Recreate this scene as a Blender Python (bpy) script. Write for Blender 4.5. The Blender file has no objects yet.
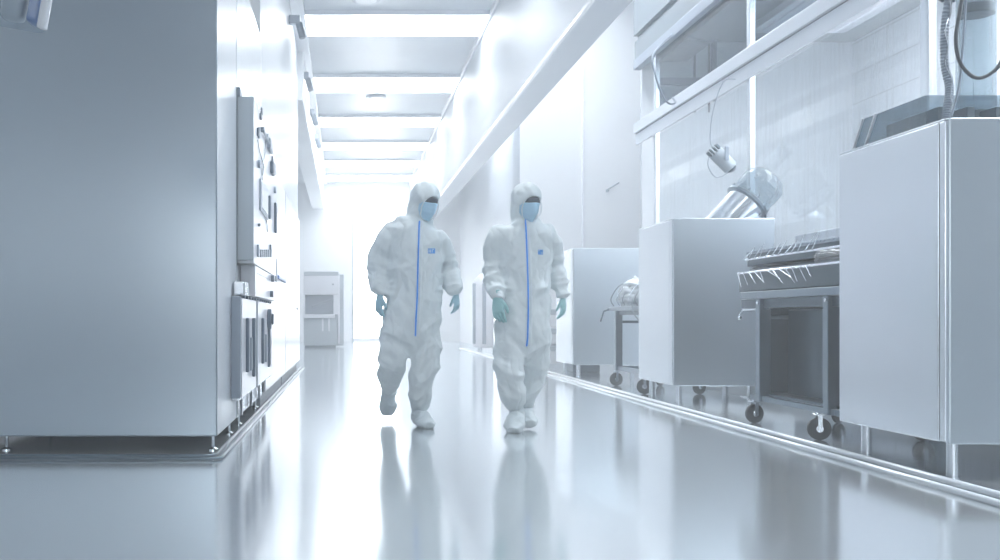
import bpy, bmesh, math, random
from mathutils import Vector, Matrix, noise
from mathutils.bvhtree import BVHTree
R = math.radians
C = bpy.context.scene.collection
random.seed(4)
def nvec(p):
    return Vector((noise.noise(p), noise.noise(p + Vector((31.4, 7.7, 2.1))), noise.noise(p + Vector((-9.3, 17.2, 5.9)))))

# ---------------------------------------------------------------- helpers
CAMH, VX, VY, F = 0.80, 345.0, 318.0, 1000.0
def at(px, py, d):
    """place seen at picture point (px,py) standing d metres down the aisle"""
    return Vector(((px - VX) * d / F, d, CAMH + (VY - py) * d / F))

def world_loc(o):
    v = Vector((0, 0, 0))
    while o is not None:
        v += o.location
        o = o.parent
    return v

def link(name, me, mat=None, parent=None, origin=None):
    o = bpy.data.objects.new(name, me)
    C.objects.link(o)
    if parent is not None:
        off = world_loc(parent)
        me.transform(Matrix.Translation(-off))
        o.parent = parent
    else:
        if origin is None:
            xs = [v.co.x for v in me.vertices]; ys = [v.co.y for v in me.vertices]; zs = [v.co.z for v in me.vertices]
            origin = Vector(((min(xs) + max(xs)) / 2, (min(ys) + max(ys)) / 2, min(zs)))
        me.transform(Matrix.Translation(-Vector(origin)))
        o.location = origin
    if mat is not None:
        me.materials.append(mat)
    return o

def obj(name, bm, mat=None, parent=None, smooth=False, origin=None):
    bmesh.ops.recalc_face_normals(bm, faces=bm.faces)
    me = bpy.data.meshes.new(name)
    bm.to_mesh(me); bm.free()
    if smooth:
        for p in me.polygons: p.use_smooth = True
        if smooth == 'auto':
            me.set_sharp_from_angle(angle=R(38))
    return link(name, me, mat, parent, origin)

def tag(o, label, cat=None, group=None, kind=None):
    if label: o['label'] = label
    if cat: o['category'] = cat
    if group: o['group'] = group
    if kind: o['kind'] = kind
    return o

def thing(name, loc, label, cat, group=None):
    o = bpy.data.objects.new(name, None); C.objects.link(o)
    o.location = loc; o.empty_display_size = 0.1
    return tag(o, label, cat, group)

def struct(name, bm, mat, smooth=False):
    return tag(obj(name, bm, mat, smooth=smooth), None, kind='structure')

def part(name, bm, mat, parent, smooth=False, label=None):
    o = obj(name, bm, mat, parent, smooth)
    if label: o['label'] = label
    return o

def box(bm, x0, x1, y0, y1, z0, z1, bev=0.0, M=None, seg=2):
    b = bmesh.new()
    bmesh.ops.create_cube(b, size=1.0)
    for v in b.verts:
        v.co = Vector(((x0 + x1) / 2 + v.co.x * (x1 - x0), (y0 + y1) / 2 + v.co.y * (y1 - y0), (z0 + z1) / 2 + v.co.z * (z1 - z0)))
    if bev:
        bmesh.ops.bevel(b, geom=b.edges[:], offset=bev, segments=seg, affect='EDGES', profile=0.5)
    if M is not None: bmesh.ops.transform(b, matrix=M, verts=b.verts)
    merge(bm, b)
    return bm

def merge(dst, src):
    me = bpy.data.meshes.new('tmp'); src.to_mesh(me); src.free()
    dst.from_mesh(me); bpy.data.meshes.remove(me)

def bx(*a, **k): return box(bmesh.new(), *a, **k)

def frame(d):
    d = d.normalized()
    up = Vector((0, 0, 1)) if abs(d.z) < 0.95 else Vector((0, 1, 0))
    s = d.cross(up).normalized(); t = s.cross(d).normalized()
    return s, t

def tube(bm, pts, rad, seg=12, caps=True, side=None):
    """tube along pts; rad: number / list of numbers / list of (rs, rt)"""
    pts = [Vector(p) for p in pts]; n = len(pts)
    if not isinstance(rad, (list, tuple)): rad = [rad] * n
    rings = []; s_prev = None
    for i, p in enumerate(pts):
        d = (pts[min(i + 1, n - 1)] - pts[max(i - 1, 0)])
        if side is not None:
            s = Vector(side); t = d.normalized().cross(s).normalized() * -1
            s = (s - d.normalized() * s.dot(d.normalized())).normalized()
            t = s.cross(d.normalized()).normalized()
        elif s_prev is None:
            s, t = frame(d)
        else:
            dn = d.normalized(); s = (s_prev - dn * s_prev.dot(dn)).normalized(); t = s.cross(dn).normalized()
        s_prev = s
        r = rad[i]
        rs, rt = r if isinstance(r, (list, tuple)) else (r, r)
        rings.append([bm.verts.new(p + s * rs * math.cos(2 * math.pi * k / seg) + t * rt * math.sin(2 * math.pi * k / seg)) for k in range(seg)])
    for a, b in zip(rings, rings[1:]):
        for k in range(seg):
            bm.faces.new((a[k], a[(k + 1) % seg], b[(k + 1) % seg], b[k]))
    if caps:
        bm.faces.new(rings[0][::-1]); bm.faces.new(rings[-1])
    return bm

def cyl(bm, c, axis, r, h, seg=24, bev=0.0):
    c = Vector(c); a = Vector(axis).normalized()
    if bev:
        tube(bm, [c, c + a * bev, c + a * (h - bev), c + a * h], [r - bev, r, r, r - bev], seg)
    else:
        tube(bm, [c, c + a * h], r, seg)
    return bm

def ball(bm, c, r, M=None, seg=20, rng=12):
    b = bmesh.new()
    bmesh.ops.create_uvsphere(b, u_segments=seg, v_segments=rng, radius=1.0)
    r = r if isinstance(r, (tuple, list)) else (r, r, r)
    m = Matrix.Translation(Vector(c)) @ (M.to_4x4() if M is not None else Matrix.Identity(4)) @ Matrix.Diagonal((*r, 1))
    bmesh.ops.transform(b, matrix=m, verts=b.verts)
    merge(bm, b); return bm

def smooth_path(pts, n=8):
    pts = [Vector(p) for p in pts]
    out = []
    P = [pts[0]] + pts + [pts[-1]]
    for i in range(1, len(P) - 2):
        for k in range(n):
            t = k / n
            a, b, c, d = P[i - 1], P[i], P[i + 1], P[i + 2]
            out.append(0.5 * ((2 * b) + (-a + c) * t + (2 * a - 5 * b + 4 * c - d) * t * t + (-a + 3 * b - 3 * c + d) * t ** 3))
    out.append(pts[-1])
    return out

# ---------------------------------------------------------------- materials
def mat(name, col, rough=0.5, metal=0.0, noise_scale=0, bump=0.0, stretch=(1, 1, 1), var=0.0, rvar=0.0, coat=0.0, spec=0.5, sss=0.0):
    m = bpy.data.materials.new(name); m.use_nodes = True
    nt = m.node_tree; b = nt.nodes['Principled BSDF']
    b.inputs['Base Color'].default_value = (*col, 1); b.inputs['Roughness'].default_value = rough
    b.inputs['Metallic'].default_value = metal; b.inputs['Coat Weight'].default_value = coat
    b.inputs['Specular IOR Level'].default_value = spec
    if sss: b.inputs['Subsurface Weight'].default_value = sss
    if noise_scale:
        tc = nt.nodes.new('ShaderNodeTexCoord'); mp = nt.nodes.new('ShaderNodeMapping'); nz = nt.nodes.new('ShaderNodeTexNoise')
        mp.inputs['Scale'].default_value = stretch; nz.inputs['Scale'].default_value = noise_scale; nz.inputs['Detail'].default_value = 4
        nt.links.new(tc.outputs['Object'], mp.inputs['Vector']); nt.links.new(mp.outputs[0], nz.inputs['Vector'])
        if bump:
            bp = nt.nodes.new('ShaderNodeBump'); bp.inputs['Strength'].default_value = bump; bp.inputs['Distance'].default_value = 0.01
            nt.links.new(nz.outputs['Fac'], bp.inputs['Height']); nt.links.new(bp.outputs[0], b.inputs['Normal'])
        if var:
            mx = nt.nodes.new('ShaderNodeMix'); mx.data_type = 'RGBA'
            mx.inputs['A'].default_value = (*[max(0, c * (1 - var)) for c in col], 1); mx.inputs['B'].default_value = (*[min(1, c * (1 + var)) for c in col], 1)
            nt.links.new(nz.outputs['Fac'], mx.inputs['Factor']); nt.links.new(mx.outputs['Result'], b.inputs['Base Color'])
        if rvar:
            mr = nt.nodes.new('ShaderNodeMapRange'); mr.inputs['To Min'].default_value = max(0, rough - rvar); mr.inputs['To Max'].default_value = rough + rvar
            nt.links.new(nz.outputs['Fac'], mr.inputs['Value']); nt.links.new(mr.outputs[0], b.inputs['Roughness'])
    return m

def crease(m, st=.5):
    nt = m.node_tree; b = nt.nodes['Principled BSDF']
    tc = nt.nodes.new('ShaderNodeTexCoord'); nz = nt.nodes.new('ShaderNodeTexNoise'); nz.inputs['Scale'].default_value = 5
    va = nt.nodes.new('ShaderNodeVectorMath'); va.operation = 'MULTIPLY_ADD'; va.inputs[1].default_value = (.16, .16, .16)
    mp = nt.nodes.new('ShaderNodeMapping'); mp.inputs['Scale'].default_value = (1.7, 1.0, .75); mp.inputs['Rotation'].default_value = (0, .75, 0)
    vo = nt.nodes.new('ShaderNodeTexVoronoi'); vo.feature = 'DISTANCE_TO_EDGE'; vo.inputs['Scale'].default_value = 5.0
    mr = nt.nodes.new('ShaderNodeMapRange'); mr.interpolation_type = 'SMOOTHSTEP'; mr.inputs['From Max'].default_value = .35; mr.inputs['To Min'].default_value = 1; mr.inputs['To Max'].default_value = 0
    bp = nt.nodes.new('ShaderNodeBump'); bp.inputs['Strength'].default_value = st; bp.inputs['Distance'].default_value = .03
    nt.links.new(tc.outputs['Object'], nz.inputs['Vector']); nt.links.new(nz.outputs['Color'], va.inputs[0]); nt.links.new(tc.outputs['Object'], va.inputs[2])
    nt.links.new(va.outputs[0], mp.inputs[0]); nt.links.new(mp.outputs[0], vo.inputs['Vector']); nt.links.new(vo.outputs['Distance'], mr.inputs['Value'])
    nt.links.new(mr.outputs[0], bp.inputs['Height']); nt.links.new(bp.outputs[0], b.inputs['Normal'])
    return m

def emis(name, col, s):
    m = bpy.data.materials.new(name); m.use_nodes = True
    b = m.node_tree.nodes['Principled BSDF']
    b.inputs['Base Color'].default_value = (0.9, 0.93, 0.95, 1)
    b.inputs['Emission Color'].default_value = (*col, 1); b.inputs['Emission Strength'].default_value = s
    return m

def clear(name, tint, refl=0.5, rough=0.03, body=0.0, streak=0.0):
    """thin clear sheet: see-through with a fresnel reflection and a little milky body"""
    m = bpy.data.materials.new(name); m.use_nodes = True
    nt = m.node_tree; nt.nodes.clear()
    out = nt.nodes.new('ShaderNodeOutputMaterial')
    tr = nt.nodes.new('ShaderNodeBsdfTransparent'); tr.inputs[0].default_value = (*tint, 1)
    gl = nt.nodes.new('ShaderNodeBsdfGlossy'); gl.inputs['Roughness'].default_value = rough
    df = nt.nodes.new('ShaderNodeBsdfDiffuse'); df.inputs[0].default_value = (0.75, 0.8, 0.84, 1)
    lw = nt.nodes.new('ShaderNodeLayerWeight'); lw.inputs[0].default_value = .5
    pw_ = nt.nodes.new('ShaderNodeMath'); pw_.operation = 'POWER'; pw_.inputs[1].default_value = 3.5
    ma = nt.nodes.new('ShaderNodeMath'); ma.operation = 'MULTIPLY_ADD'; ma.inputs[1].default_value = refl; ma.inputs[2].default_value = .03
    nt.links.new(lw.outputs['Facing'], pw_.inputs[0]); nt.links.new(pw_.outputs[0], ma.inputs[0])
    m1 = nt.nodes.new('ShaderNodeMixShader'); m2 = nt.nodes.new('ShaderNodeMixShader')
    m1.inputs[0].default_value = body
    nt.links.new(tr.outputs[0], m1.inputs[1]); nt.links.new(df.outputs[0], m1.inputs[2])
    nt.links.new(ma.outputs[0], m2.inputs[0]); nt.links.new(m1.outputs[0], m2.inputs[1]); nt.links.new(gl.outputs[0], m2.inputs[2])
    nt.links.new(m2.outputs[0], out.inputs[0])
    if streak:
        tc = nt.nodes.new('ShaderNodeTexCoord'); mp = nt.nodes.new('ShaderNodeMapping'); nz = nt.nodes.new('ShaderNodeTexNoise')
        mp.inputs['Scale'].default_value = (9, 9, 0.35); nz.inputs['Scale'].default_value = 3.0; nz.inputs['Detail'].default_value = 6
        mr = nt.nodes.new('ShaderNodeMapRange'); mr.inputs['From Min'].default_value = 0.5; mr.inputs['From Max'].default_value = 0.75
        mr.inputs['To Min'].default_value = body; mr.inputs['To Max'].default_value = body + streak
        nt.links.new(tc.outputs['Object'], mp.inputs[0]); nt.links.new(mp.outputs[0], nz.inputs['Vector'])
        nt.links.new(nz.outputs['Fac'], mr.inputs['Value']); nt.links.new(mr.outputs[0], m1.inputs[0])
    return m

M = {}
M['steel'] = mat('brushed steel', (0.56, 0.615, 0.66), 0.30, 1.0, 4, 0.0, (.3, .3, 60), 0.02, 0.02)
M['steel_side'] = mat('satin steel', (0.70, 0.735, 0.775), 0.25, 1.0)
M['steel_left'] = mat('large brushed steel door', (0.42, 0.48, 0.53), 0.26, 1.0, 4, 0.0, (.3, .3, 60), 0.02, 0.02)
M['chrome'] = mat('polished steel', (0.75, 0.79, 0.83), 0.12, 1.0)
M['dsteel'] = mat('dark steel', (0.065, 0.09, 0.11), 0.28, 1.0, 8, 0.02, (1, 1, 1), 0.1)
M['cartsteel'] = mat('cart steel', (0.19, 0.235, 0.275), 0.28, 1.0, 8, 0.02, (1, 1, 1), 0.05)
M['gap'] = mat('shadow gap rubber', (0.05, 0.06, 0.075), 0.6)
M['rubber'] = mat('black rubber', (0.015, 0.018, 0.022), 0.45)
M['cable'] = mat('black cable', (0.03, 0.04, 0.05), 0.4)
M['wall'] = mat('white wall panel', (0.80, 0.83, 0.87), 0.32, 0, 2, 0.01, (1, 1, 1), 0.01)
M['white'] = mat('white enamel', (0.82, 0.84, 0.90), 0.25, 0, 3, 0.01, (1, 1, 1), 0.01)
M['greypanel'] = mat('pale grey panel', (0.46, 0.52, 0.57), 0.3, 0, 3, 0.01, (1, 1, 1), 0.02)
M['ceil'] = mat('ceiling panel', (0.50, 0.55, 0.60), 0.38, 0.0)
M['bulk'] = mat('glossy bulkhead panel', (0.50, 0.54, 0.59), 0.48, 0.0)
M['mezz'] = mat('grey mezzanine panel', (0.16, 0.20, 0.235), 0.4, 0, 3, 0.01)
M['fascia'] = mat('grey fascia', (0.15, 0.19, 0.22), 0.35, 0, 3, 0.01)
M['beam'] = mat('white beam enamel', (0.82, 0.85, 0.90), 0.22, 0, 3, 0.01, (1, 1, 1), 0.01)
M['encl'] = mat('light grey enclosure panel', (0.66, 0.70, 0.74), 0.35)
M['softgrey'] = mat('soft grey wall panel', (0.60, 0.64, 0.69), 0.3)
M['darkpart'] = mat('dark instrument', (0.10, 0.14, 0.19), 0.4)
M['midpart'] = mat('grey instrument', (0.28, 0.33, 0.40), 0.35)
M['bluepart'] = mat('blue instrument', (0.12, 0.25, 0.55), 0.35)
M['suit'] = mat('coverall fabric', (0.76, 0.83, 0.86), 0.55, 0, 60, 0.05, (1, 1, 1), 0.02)
M['cover'] = mat('shoe cover fabric', (0.66, 0.735, 0.77), 0.45, 0, 60, 0.05)
crease(M['suit'], .42); crease(M['cover'], .3)
M['glove'] = mat('pale teal nitrile', (0.34, 0.60, 0.62), 0.4, 0, 40, 0.04)
M['glove_b'] = mat('pale blue nitrile', (0.36, 0.58, 0.68), 0.4, 0, 40, 0.04)
M['mask'] = mat('light blue mask fabric', (0.46, 0.70, 0.88), 0.65, 0, 80, 0.05)
M['zip'] = mat('blue zip tape', (0.05, 0.33, 0.95), 0.45)
M['patch'] = mat('blue patch', (0.10, 0.36, 0.80), 0.5)
M['patchmark'] = mat('pale patch stitching', (0.6, 0.75, 0.9), 0.5)
M['skin'] = mat('skin', (0.45, 0.29, 0.22), 0.5, 0, 30, 0.05, sss=0.1)
M['eye_shade'] = mat('painted hood shade', (0.06, 0.075, 0.095), 0.25)  # dark tone painted for the shaded eye region under the hood
M['glass'] = clear('clear pane', (0.95, 0.97, 0.985), 0.3, 0.05, 0.03, 0.12)
M['glass_up'] = clear('upper clear pane', (0.56, 0.61, 0.65), 0.2, 0.05, 0.0)
M['acrylic'] = clear('acrylic sheet', (0.66, 0.72, 0.76), 0.25, 0.05, 0.06, 0.15)
M['lampclear'] = clear('clear lamp shell', (0.88, 0.92, 0.95), 0.25, 0.04, 0.16)
M['film'] = clear('clear plastic film', (0.62, 0.69, 0.73), 0.42, 0.10, 0.12, 0.2)
M['light'] = emis('ceiling light diffuser', (0.95, 0.98, 1.0), 6.0)
M['light2'] = emis('unseen light diffuser', (0.95, 0.98, 1.0), 5.0)
M['light3'] = emis('strong unseen light diffuser', (0.94, 0.97, 1.0), 10.0)
M['rear_fill'] = emis('rear fill glow', (0.90, 0.95, 1.0), 2.8)  # glow of the added fill panel behind the camera
M['lamp_lit'] = emis('lit end window', (0.93, 0.96, 1.0), 6.0)

# epoxy floor
def floor_mat():
    m = bpy.data.materials.new('polished epoxy floor'); m.use_nodes = True
    nt = m.node_tree; nt.nodes.clear()
    out = nt.nodes.new('ShaderNodeOutputMaterial'); mx = nt.nodes.new('ShaderNodeMixShader')
    df = nt.nodes.new('ShaderNodeBsdfDiffuse'); df.inputs[0].default_value = (.80, .85, .88, 1)
    gl = nt.nodes.new('ShaderNodeBsdfGlossy'); gl.inputs[0].default_value = (.89, .92, .94, 1); gl.inputs['Roughness'].default_value = .13
    lw = nt.nodes.new('ShaderNodeLayerWeight'); lw.inputs[0].default_value = .5
    ma = nt.nodes.new('ShaderNodeMath'); ma.operation = 'MULTIPLY_ADD'; ma.use_clamp = True; ma.inputs[1].default_value = .60; ma.inputs[2].default_value = .335
    nt.links.new(lw.outputs['Facing'], ma.inputs[0]); nt.links.new(ma.outputs[0], mx.inputs[0])
    nt.links.new(df.outputs[0], mx.inputs[1]); nt.links.new(gl.outputs[0], mx.inputs[2]); nt.links.new(mx.outputs[0], out.inputs[0])
    tc = nt.nodes.new('ShaderNodeTexCoord'); nz = nt.nodes.new('ShaderNodeTexNoise'); nz.inputs['Scale'].default_value = 2.2; nz.inputs['Detail'].default_value = 2
    bp = nt.nodes.new('ShaderNodeBump'); bp.inputs['Strength'].default_value = 0.02; bp.inputs['Distance'].default_value = 0.02
    nt.links.new(tc.outputs['Object'], nz.inputs['Vector']); nt.links.new(nz.outputs['Fac'], bp.inputs['Height'])
    nt.links.new(bp.outputs[0], gl.inputs['Normal'])
    return m
M['floor'] = floor_mat()

def panel_mat(name, col, rough, w, h):
    """wall of large panels with fine joints"""
    m = mat(name, col, rough)
    nt = m.node_tree; b = nt.nodes['Principled BSDF']
    tc = nt.nodes.new('ShaderNodeTexCoord'); sp = nt.nodes.new('ShaderNodeSeparateXYZ'); cb = nt.nodes.new('ShaderNodeCombineXYZ')
    br = nt.nodes.new('ShaderNodeTexBrick'); br.offset = 0.5
    br.inputs['Color1'].default_value = (*col, 1); br.inputs['Color2'].default_value = (*[c * 0.98 for c in col], 1)
    br.inputs['Mortar'].default_value = (*[c * 0.6 for c in col], 1); br.inputs['Scale'].default_value = 1
    br.inputs['Mortar Size'].default_value = 0.006; br.inputs['Brick Width'].default_value = w; br.inputs['Row Height'].default_value = h
    nt.links.new(tc.outputs['Object'], sp.inputs[0]); nt.links.new(sp.outputs['Y'], cb.inputs['X']); nt.links.new(sp.outputs['Z'], cb.inputs['Y'])
    nt.links.new(cb.outputs[0], br.inputs['Vector']); nt.links.new(br.outputs['Color'], b.inputs['Base Color'])
    return m
M['panelwall'] = panel_mat('panelled white wall', (0.78, 0.81, 0.85), 0.3, 1.6, 0.42)

# ---------------------------------------------------------------- room shell
YB, YF = -7.0, 34.0
struct('floor', bx(-3.6, 8.6, YB, YF + .2, -0.1, 0.0), M['floor'])
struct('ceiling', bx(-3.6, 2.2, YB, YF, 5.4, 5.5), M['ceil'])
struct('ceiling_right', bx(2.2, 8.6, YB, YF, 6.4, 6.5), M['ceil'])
struct('wall_back', bx(-3.6, 8.6, YB - .1, YB, 0, 6.5), M['mezz'])
struct('wall_far', (lambda b: (box(b, -3.6, .30, YF, YF + .2, 0, 6.5), box(b, 1.72, 8.6, YF, YF + .2, 0, 6.5), box(b, .30, 1.72, YF, YF + .2, 4.27, 6.5), b)[-1])(bmesh.new()), M['wall'])
struct('wall_right', bx(8.5, 8.6, YB, YF, 0, 6.5), M['panelwall'])
b = bmesh.new(); box(b, -3.7, -3.6, YB, YF, 0, 5.5)
struct('wall_left', b, M['wall'])
# left wall over the recessed equipment, then recess
b = bmesh.new(); box(b, -1.6, -0.80, 9.45, 17.0, 2.46, 5.4); box(b, -1.6, -1.5, 9.45, 17.0, 0, 2.46)
struct('wall_left', b, M['softgrey'])
struct('trim_1', bx(-1.1, -0.72, 17.0, YF, 4.5, 5.4), M['wall'])
struct('trim_2', bx(-0.80, -0.60, 8.0, YF, 5.33, 5.40, .01), M['beam'])
struct('trim_3', bx(2.16, 2.2, -2.0, YF, 5.30, 5.40, .008), M['beam'])
b = bmesh.new(); box(b, 2.2, 2.45, -3.0, YF, 3.60, 6.4)
struct('wall_bulkhead', b, M['bulk'])
b = bmesh.new(); box(b, 2.15, 2.50, -3.0, YF, 3.55, 3.62, .02)
struct('trim_4', b, M['beam'])
b = bmesh.new(); box(b, 3.06, 8.5, 17.5, 18.2, 0, 6.4)
struct('wall_stub', b, M['wall'])
b = bmesh.new(); box(b, 3.9, 4.0, 18.2, YF, 0, 6.4)
struct('wall_right', b, M['wall'])
# enclosure roof and end wall
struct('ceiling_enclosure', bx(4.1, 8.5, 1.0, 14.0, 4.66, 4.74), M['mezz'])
b = bmesh.new(); box(b, 4.16, 8.5, 14.0, 14.1, 0, 3.62); struct('wall_enclosure', b, M['encl'])
b = bmesh.new(); box(b, 4.16, 8.5, 14.0, 14.1, 3.62, 4.66); struct('wall_enclosure', b, M['encl'])
b = bmesh.new(); box(b, 7.1, 7.2, 1.0, 14.0, 0, 4.66); struct('wall_enclosure', b, M['panelwall'])
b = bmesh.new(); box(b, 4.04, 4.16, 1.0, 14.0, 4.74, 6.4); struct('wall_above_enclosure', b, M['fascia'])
# floor-level cable ducts / rails
def rail(name, pts, label, group, r=0.016):
    b = bmesh.new()
    pts = [Vector(p) for p in pts]
    path = []
    for i, p in enumerate(pts):
        if 0 < i < len(pts) - 1:
            a = (pts[i - 1] - p).normalized(); c = (pts[i + 1] - p).normalized()
            for k in range(5):
                t = k / 4; q0 = p + a * .06; q1 = p + c * .06
                path.append(q0 * (1 - t) ** 2 + p * 2 * t * (1 - t) + q1 * t * t)
        else: path.append(p)
    tube(b, path, [(r, r * .8)] * len(path), 10)
    tag(obj(name, b, M['rail'] if r > .012 else M['cartsteel'], smooth=True), label, 'floor rail', group)
M['rail'] = mat('white painted rail', (0.72, 0.77, 0.82), 0.22, 0.3)
rail('floor_rail', [(2.76, 1.5, .013), (2.80, 9, .013), (2.98, 26, .013)], 'outer white rail on the floor along the right machines, nearer the aisle', 'white rails along the right machines', .02)
rail('floor_rail', [(2.90, 1.5, .013), (2.93, 9, .013), (3.08, 26, .013)], 'inner white rail on the floor along the right machines, nearer the machine legs', 'white rails along the right machines', .02)
rail('floor_rail', [(-3.2, 5.62, .011), (-0.70, 5.62, .011), (-0.66, 16, .011)], 'outer thin steel rail on the floor around the large left cabinet', 'thin rails round the left cabinets', .011)
rail('floor_rail', [(-3.2, 5.74, .011), (-0.745, 5.74, .011), (-0.71, 16, .011)], 'inner thin steel rail tucked against the large left cabinet feet', 'thin rails round the left cabinets', .011)

# lit doorway at the far end
D = thing('lit_doorway', (1.0, YF, 0), 'tall bright lit doorway in the far wall behind the left person', 'door')
b = bmesh.new(); box(b, .24, .30, YF - .04, YF + .1, 0, 4.33, .01); box(b, 1.72, 1.78, YF - .04, YF + .1, 0, 4.33, .01); box(b, .30, 1.72, YF - .04, YF + .1, 4.27, 4.33, .01)
part('door_frame', b, M['greypanel'], D)
part('lit_panel', bx(.30, 1.72, YF + .06, YF + .09, 0.12, 4.27), M['lamp_lit'], D)
part('threshold', bx(.30, 1.72, YF + .02, YF + .1, 0.0, 0.12), M['beam'], D)

# ---------------------------------------------------------------- ceiling lights
CL = [(14.95, 16.15), (18.85, 20.2), (22.6, 23.8), (25.9, 27.1), (28.9, 30.2), (31.8, 33.3)]
desc = ['nearest and largest', 'second from the camera', 'third from the camera', 'fourth from the camera', 'fifth from the camera', 'farthest and smallest']
for i, (a, c) in enumerate(CL):
    t = thing('ceiling_light', (0.8, (a + c) / 2, 5.30), f'long white ceiling light across the aisle, {desc[i]} in the row', 'ceiling light', 'ceiling lights across the aisle')
    part('frame_rail', bx(-.60, 2.16, a, a + .05, 5.34, 5.40), M['beam'], t); part('frame_rail', bx(-.60, 2.16, c - .05, c, 5.34, 5.40), M['beam'], t)
    part('diffuser', bx(-.60, 2.16, a + .05, c - .05, 5.345, 5.40), M['light'], t)
# round ceiling discs
for px, py, lab in ((376, 97, 'round grey ceiling disc between the second and third ceiling lights'), (366, -1, 'round grey ceiling disc nearer than the first ceiling light'), (376, 168, 'small far round ceiling disc before the last ceiling light')):
    d = 4.58 * 1000 / (VY - py)
    p = at(px, py, d)
    t = thing('ceiling_disc', (p.x, p.y, 5.34), lab, 'ceiling vent', 'round ceiling discs')
    b = bmesh.new(); cyl(b, (p.x, p.y, 5.36), (0, 0, 1), .21, .04, 32, .008); part('rim', b, M['midpart'], t, 'auto')
    b = bmesh.new(); cyl(b, (p.x, p.y, 5.345), (0, 0, 1), .15, .02, 32, .004); part('disc_plate', b, M['greypanel'], t, 'auto')
# small clamps / spot heads along the left wall top
for i, d in enumerate((14.3, 17.6, 20.7, 23.5)):
    t = thing('wall_spotlight', (-.7, d, 4.95), f'small dark spotlight head high on the left wall, {["nearest", "second", "third", "farthest"][i]} of four', 'spotlight', 'spotlight heads on the left wall')
    wx = -.80 if d < 17 else -.72
    part('bracket', bx(wx, -.64, d - .06, d + .06, 5.0, 5.12, .01), M['midpart'], t)
    b = bmesh.new(); cyl(b, (-.66, d, 5.02), (.25, -.2, -1), .05, .24, 16, .01); part('lamp_head', b, M['darkpart'], t, 'auto')

# ---------------------------------------------------------------- generic steel cabinet on legs (right row)
def leg_mesh(x, y, z1, r=.028):
    b = bmesh.new(); tube(b, [(x, y, 0), (x, y, .012), (x, y, .014), (x, y, z1)], [r * 1.25, r * 1.25, r, r], 20)
    return b
def row_cabinet(x0, x1, y0, y1, zb, zt, label, mside='steel_side', mfront='steel', legs=True):
    t = thing('steel_cabinet', ((x0 + x1) / 2, (y0 + y1) / 2, 0), label, 'cabinet', 'steel cabinets down the right side')
    part('cabinet_body', bx(x0 + .025, x1, y0 + .025, y1 - .004, zb + .004, zt - .004, .004), M['gap'], t)
    # aisle side door, corner post, front door, top plate
    part('side_door', bx(x0, x0 + .03, y0 + .075, y1, zb, zt - .012, .006), M[mside], t)
    part('corner_post', bx(x0, x0 + .03, y0 + .018, y0 + .062, zb + .004, zt - .012, .006), M[mside], t)
    part('front_door', bx(x0 + .012, x1, y0, y0 + .024, zb - .005, zt, .006), M[mfront], t)
    part('top_plate', bx(x0 + .002, x1, y0 + .024, y1, zt - .011, zt, .004), M['steel'], t)
    if legs:
        for lx in (x0 + .10, x1 - .10):
            for ly in (y0 + .12, y1 - .12):
                part('leg', leg_mesh(lx, ly, zb + .004), M['steel_side'], t, 'auto')
    return t
row_cabinet(2.925, 3.95, 4.86, 5.92, .19, 1.775, 'tall steel cabinet closest to the camera at the right edge, with a hose on top')
row_cabinet(3.00, 3.94, 9.17, 10.22, .18, 1.715, 'steel cabinet in the middle of the right row, topped by a clear duct')
row_cabinet(3.03, 3.95, 13.3, 14.35, .18, 1.73, 'pale steel cabinet behind the small cart, right of the right person', mside='steel_side')
row_cabinet(3.15, 3.85, 20.2, 21.2, .18, 1.68, 'far white cabinet seen between the two persons, beside the domed tank', mside='white', mfront='white')
# clear bracket under the nearest cabinet corner
tag(obj('leg_block', bx(3.0, 3.08, 5.10, 5.18, .0, .184, .008), M['acrylic']), 'small clear plastic block on the floor under the nearest right cabinet', 'block')

# ---------------------------------------------------------------- big left cabinets
def foot(t, x, y, z1):
    b = bmesh.new(); tube(b, [(x, y, 0), (x, y, .008), (x, y, .02), (x, y, z1)], [.032, .032, .011, .011], 16)
    part('foot', b, M['chrome'], t, 'auto')
t = thing('steel_cabinet', (-2.0, 6.5, 0), 'huge brushed steel cabinet filling the left of the picture', 'cabinet', 'tall cabinets down the left side')
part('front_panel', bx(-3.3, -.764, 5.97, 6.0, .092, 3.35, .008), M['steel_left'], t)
part('side_panel', bx(-.80, -.766, 6.0, 7.04, .092, 3.35, .005), M['softgrey'], t)
part('cabinet_body', bx(-3.28, -.80, 6.0, 7.04, .10, 3.34), M['gap'], t)
for x, y in ((-.80, 6.06), (-2.05, 6.06), (-.80, 6.9), (-3.2, 6.06), (-2.05, 6.95)): foot(t, x, y, .10)
t = thing('steel_cabinet', (-1.6, 8.2, 0), 'tall pale steel cabinet just behind the huge left cabinet, carrying the control box', 'cabinet', 'tall cabinets down the left side')
part('side_panel', bx(-.80, -.766, 7.08, 9.2, .092, 3.35, .005), M['chromeside'] if 'chromeside' in M else M['steel_side'], t)
part('cabinet_body', bx(-2.4, -.80, 7.06, 9.19, .10, 3.34), M['gap'], t)
part('top_bracket', bx(-.765, -.742, 7.09, 7.2, 2.38, 2.44, .003), M['midpart'], t)
for x, y in ((-.80, 7.5), (-.80, 8.9), (-2.3, 7.5), (-2.3, 8.9)): foot(t, x, y, .10)

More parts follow.
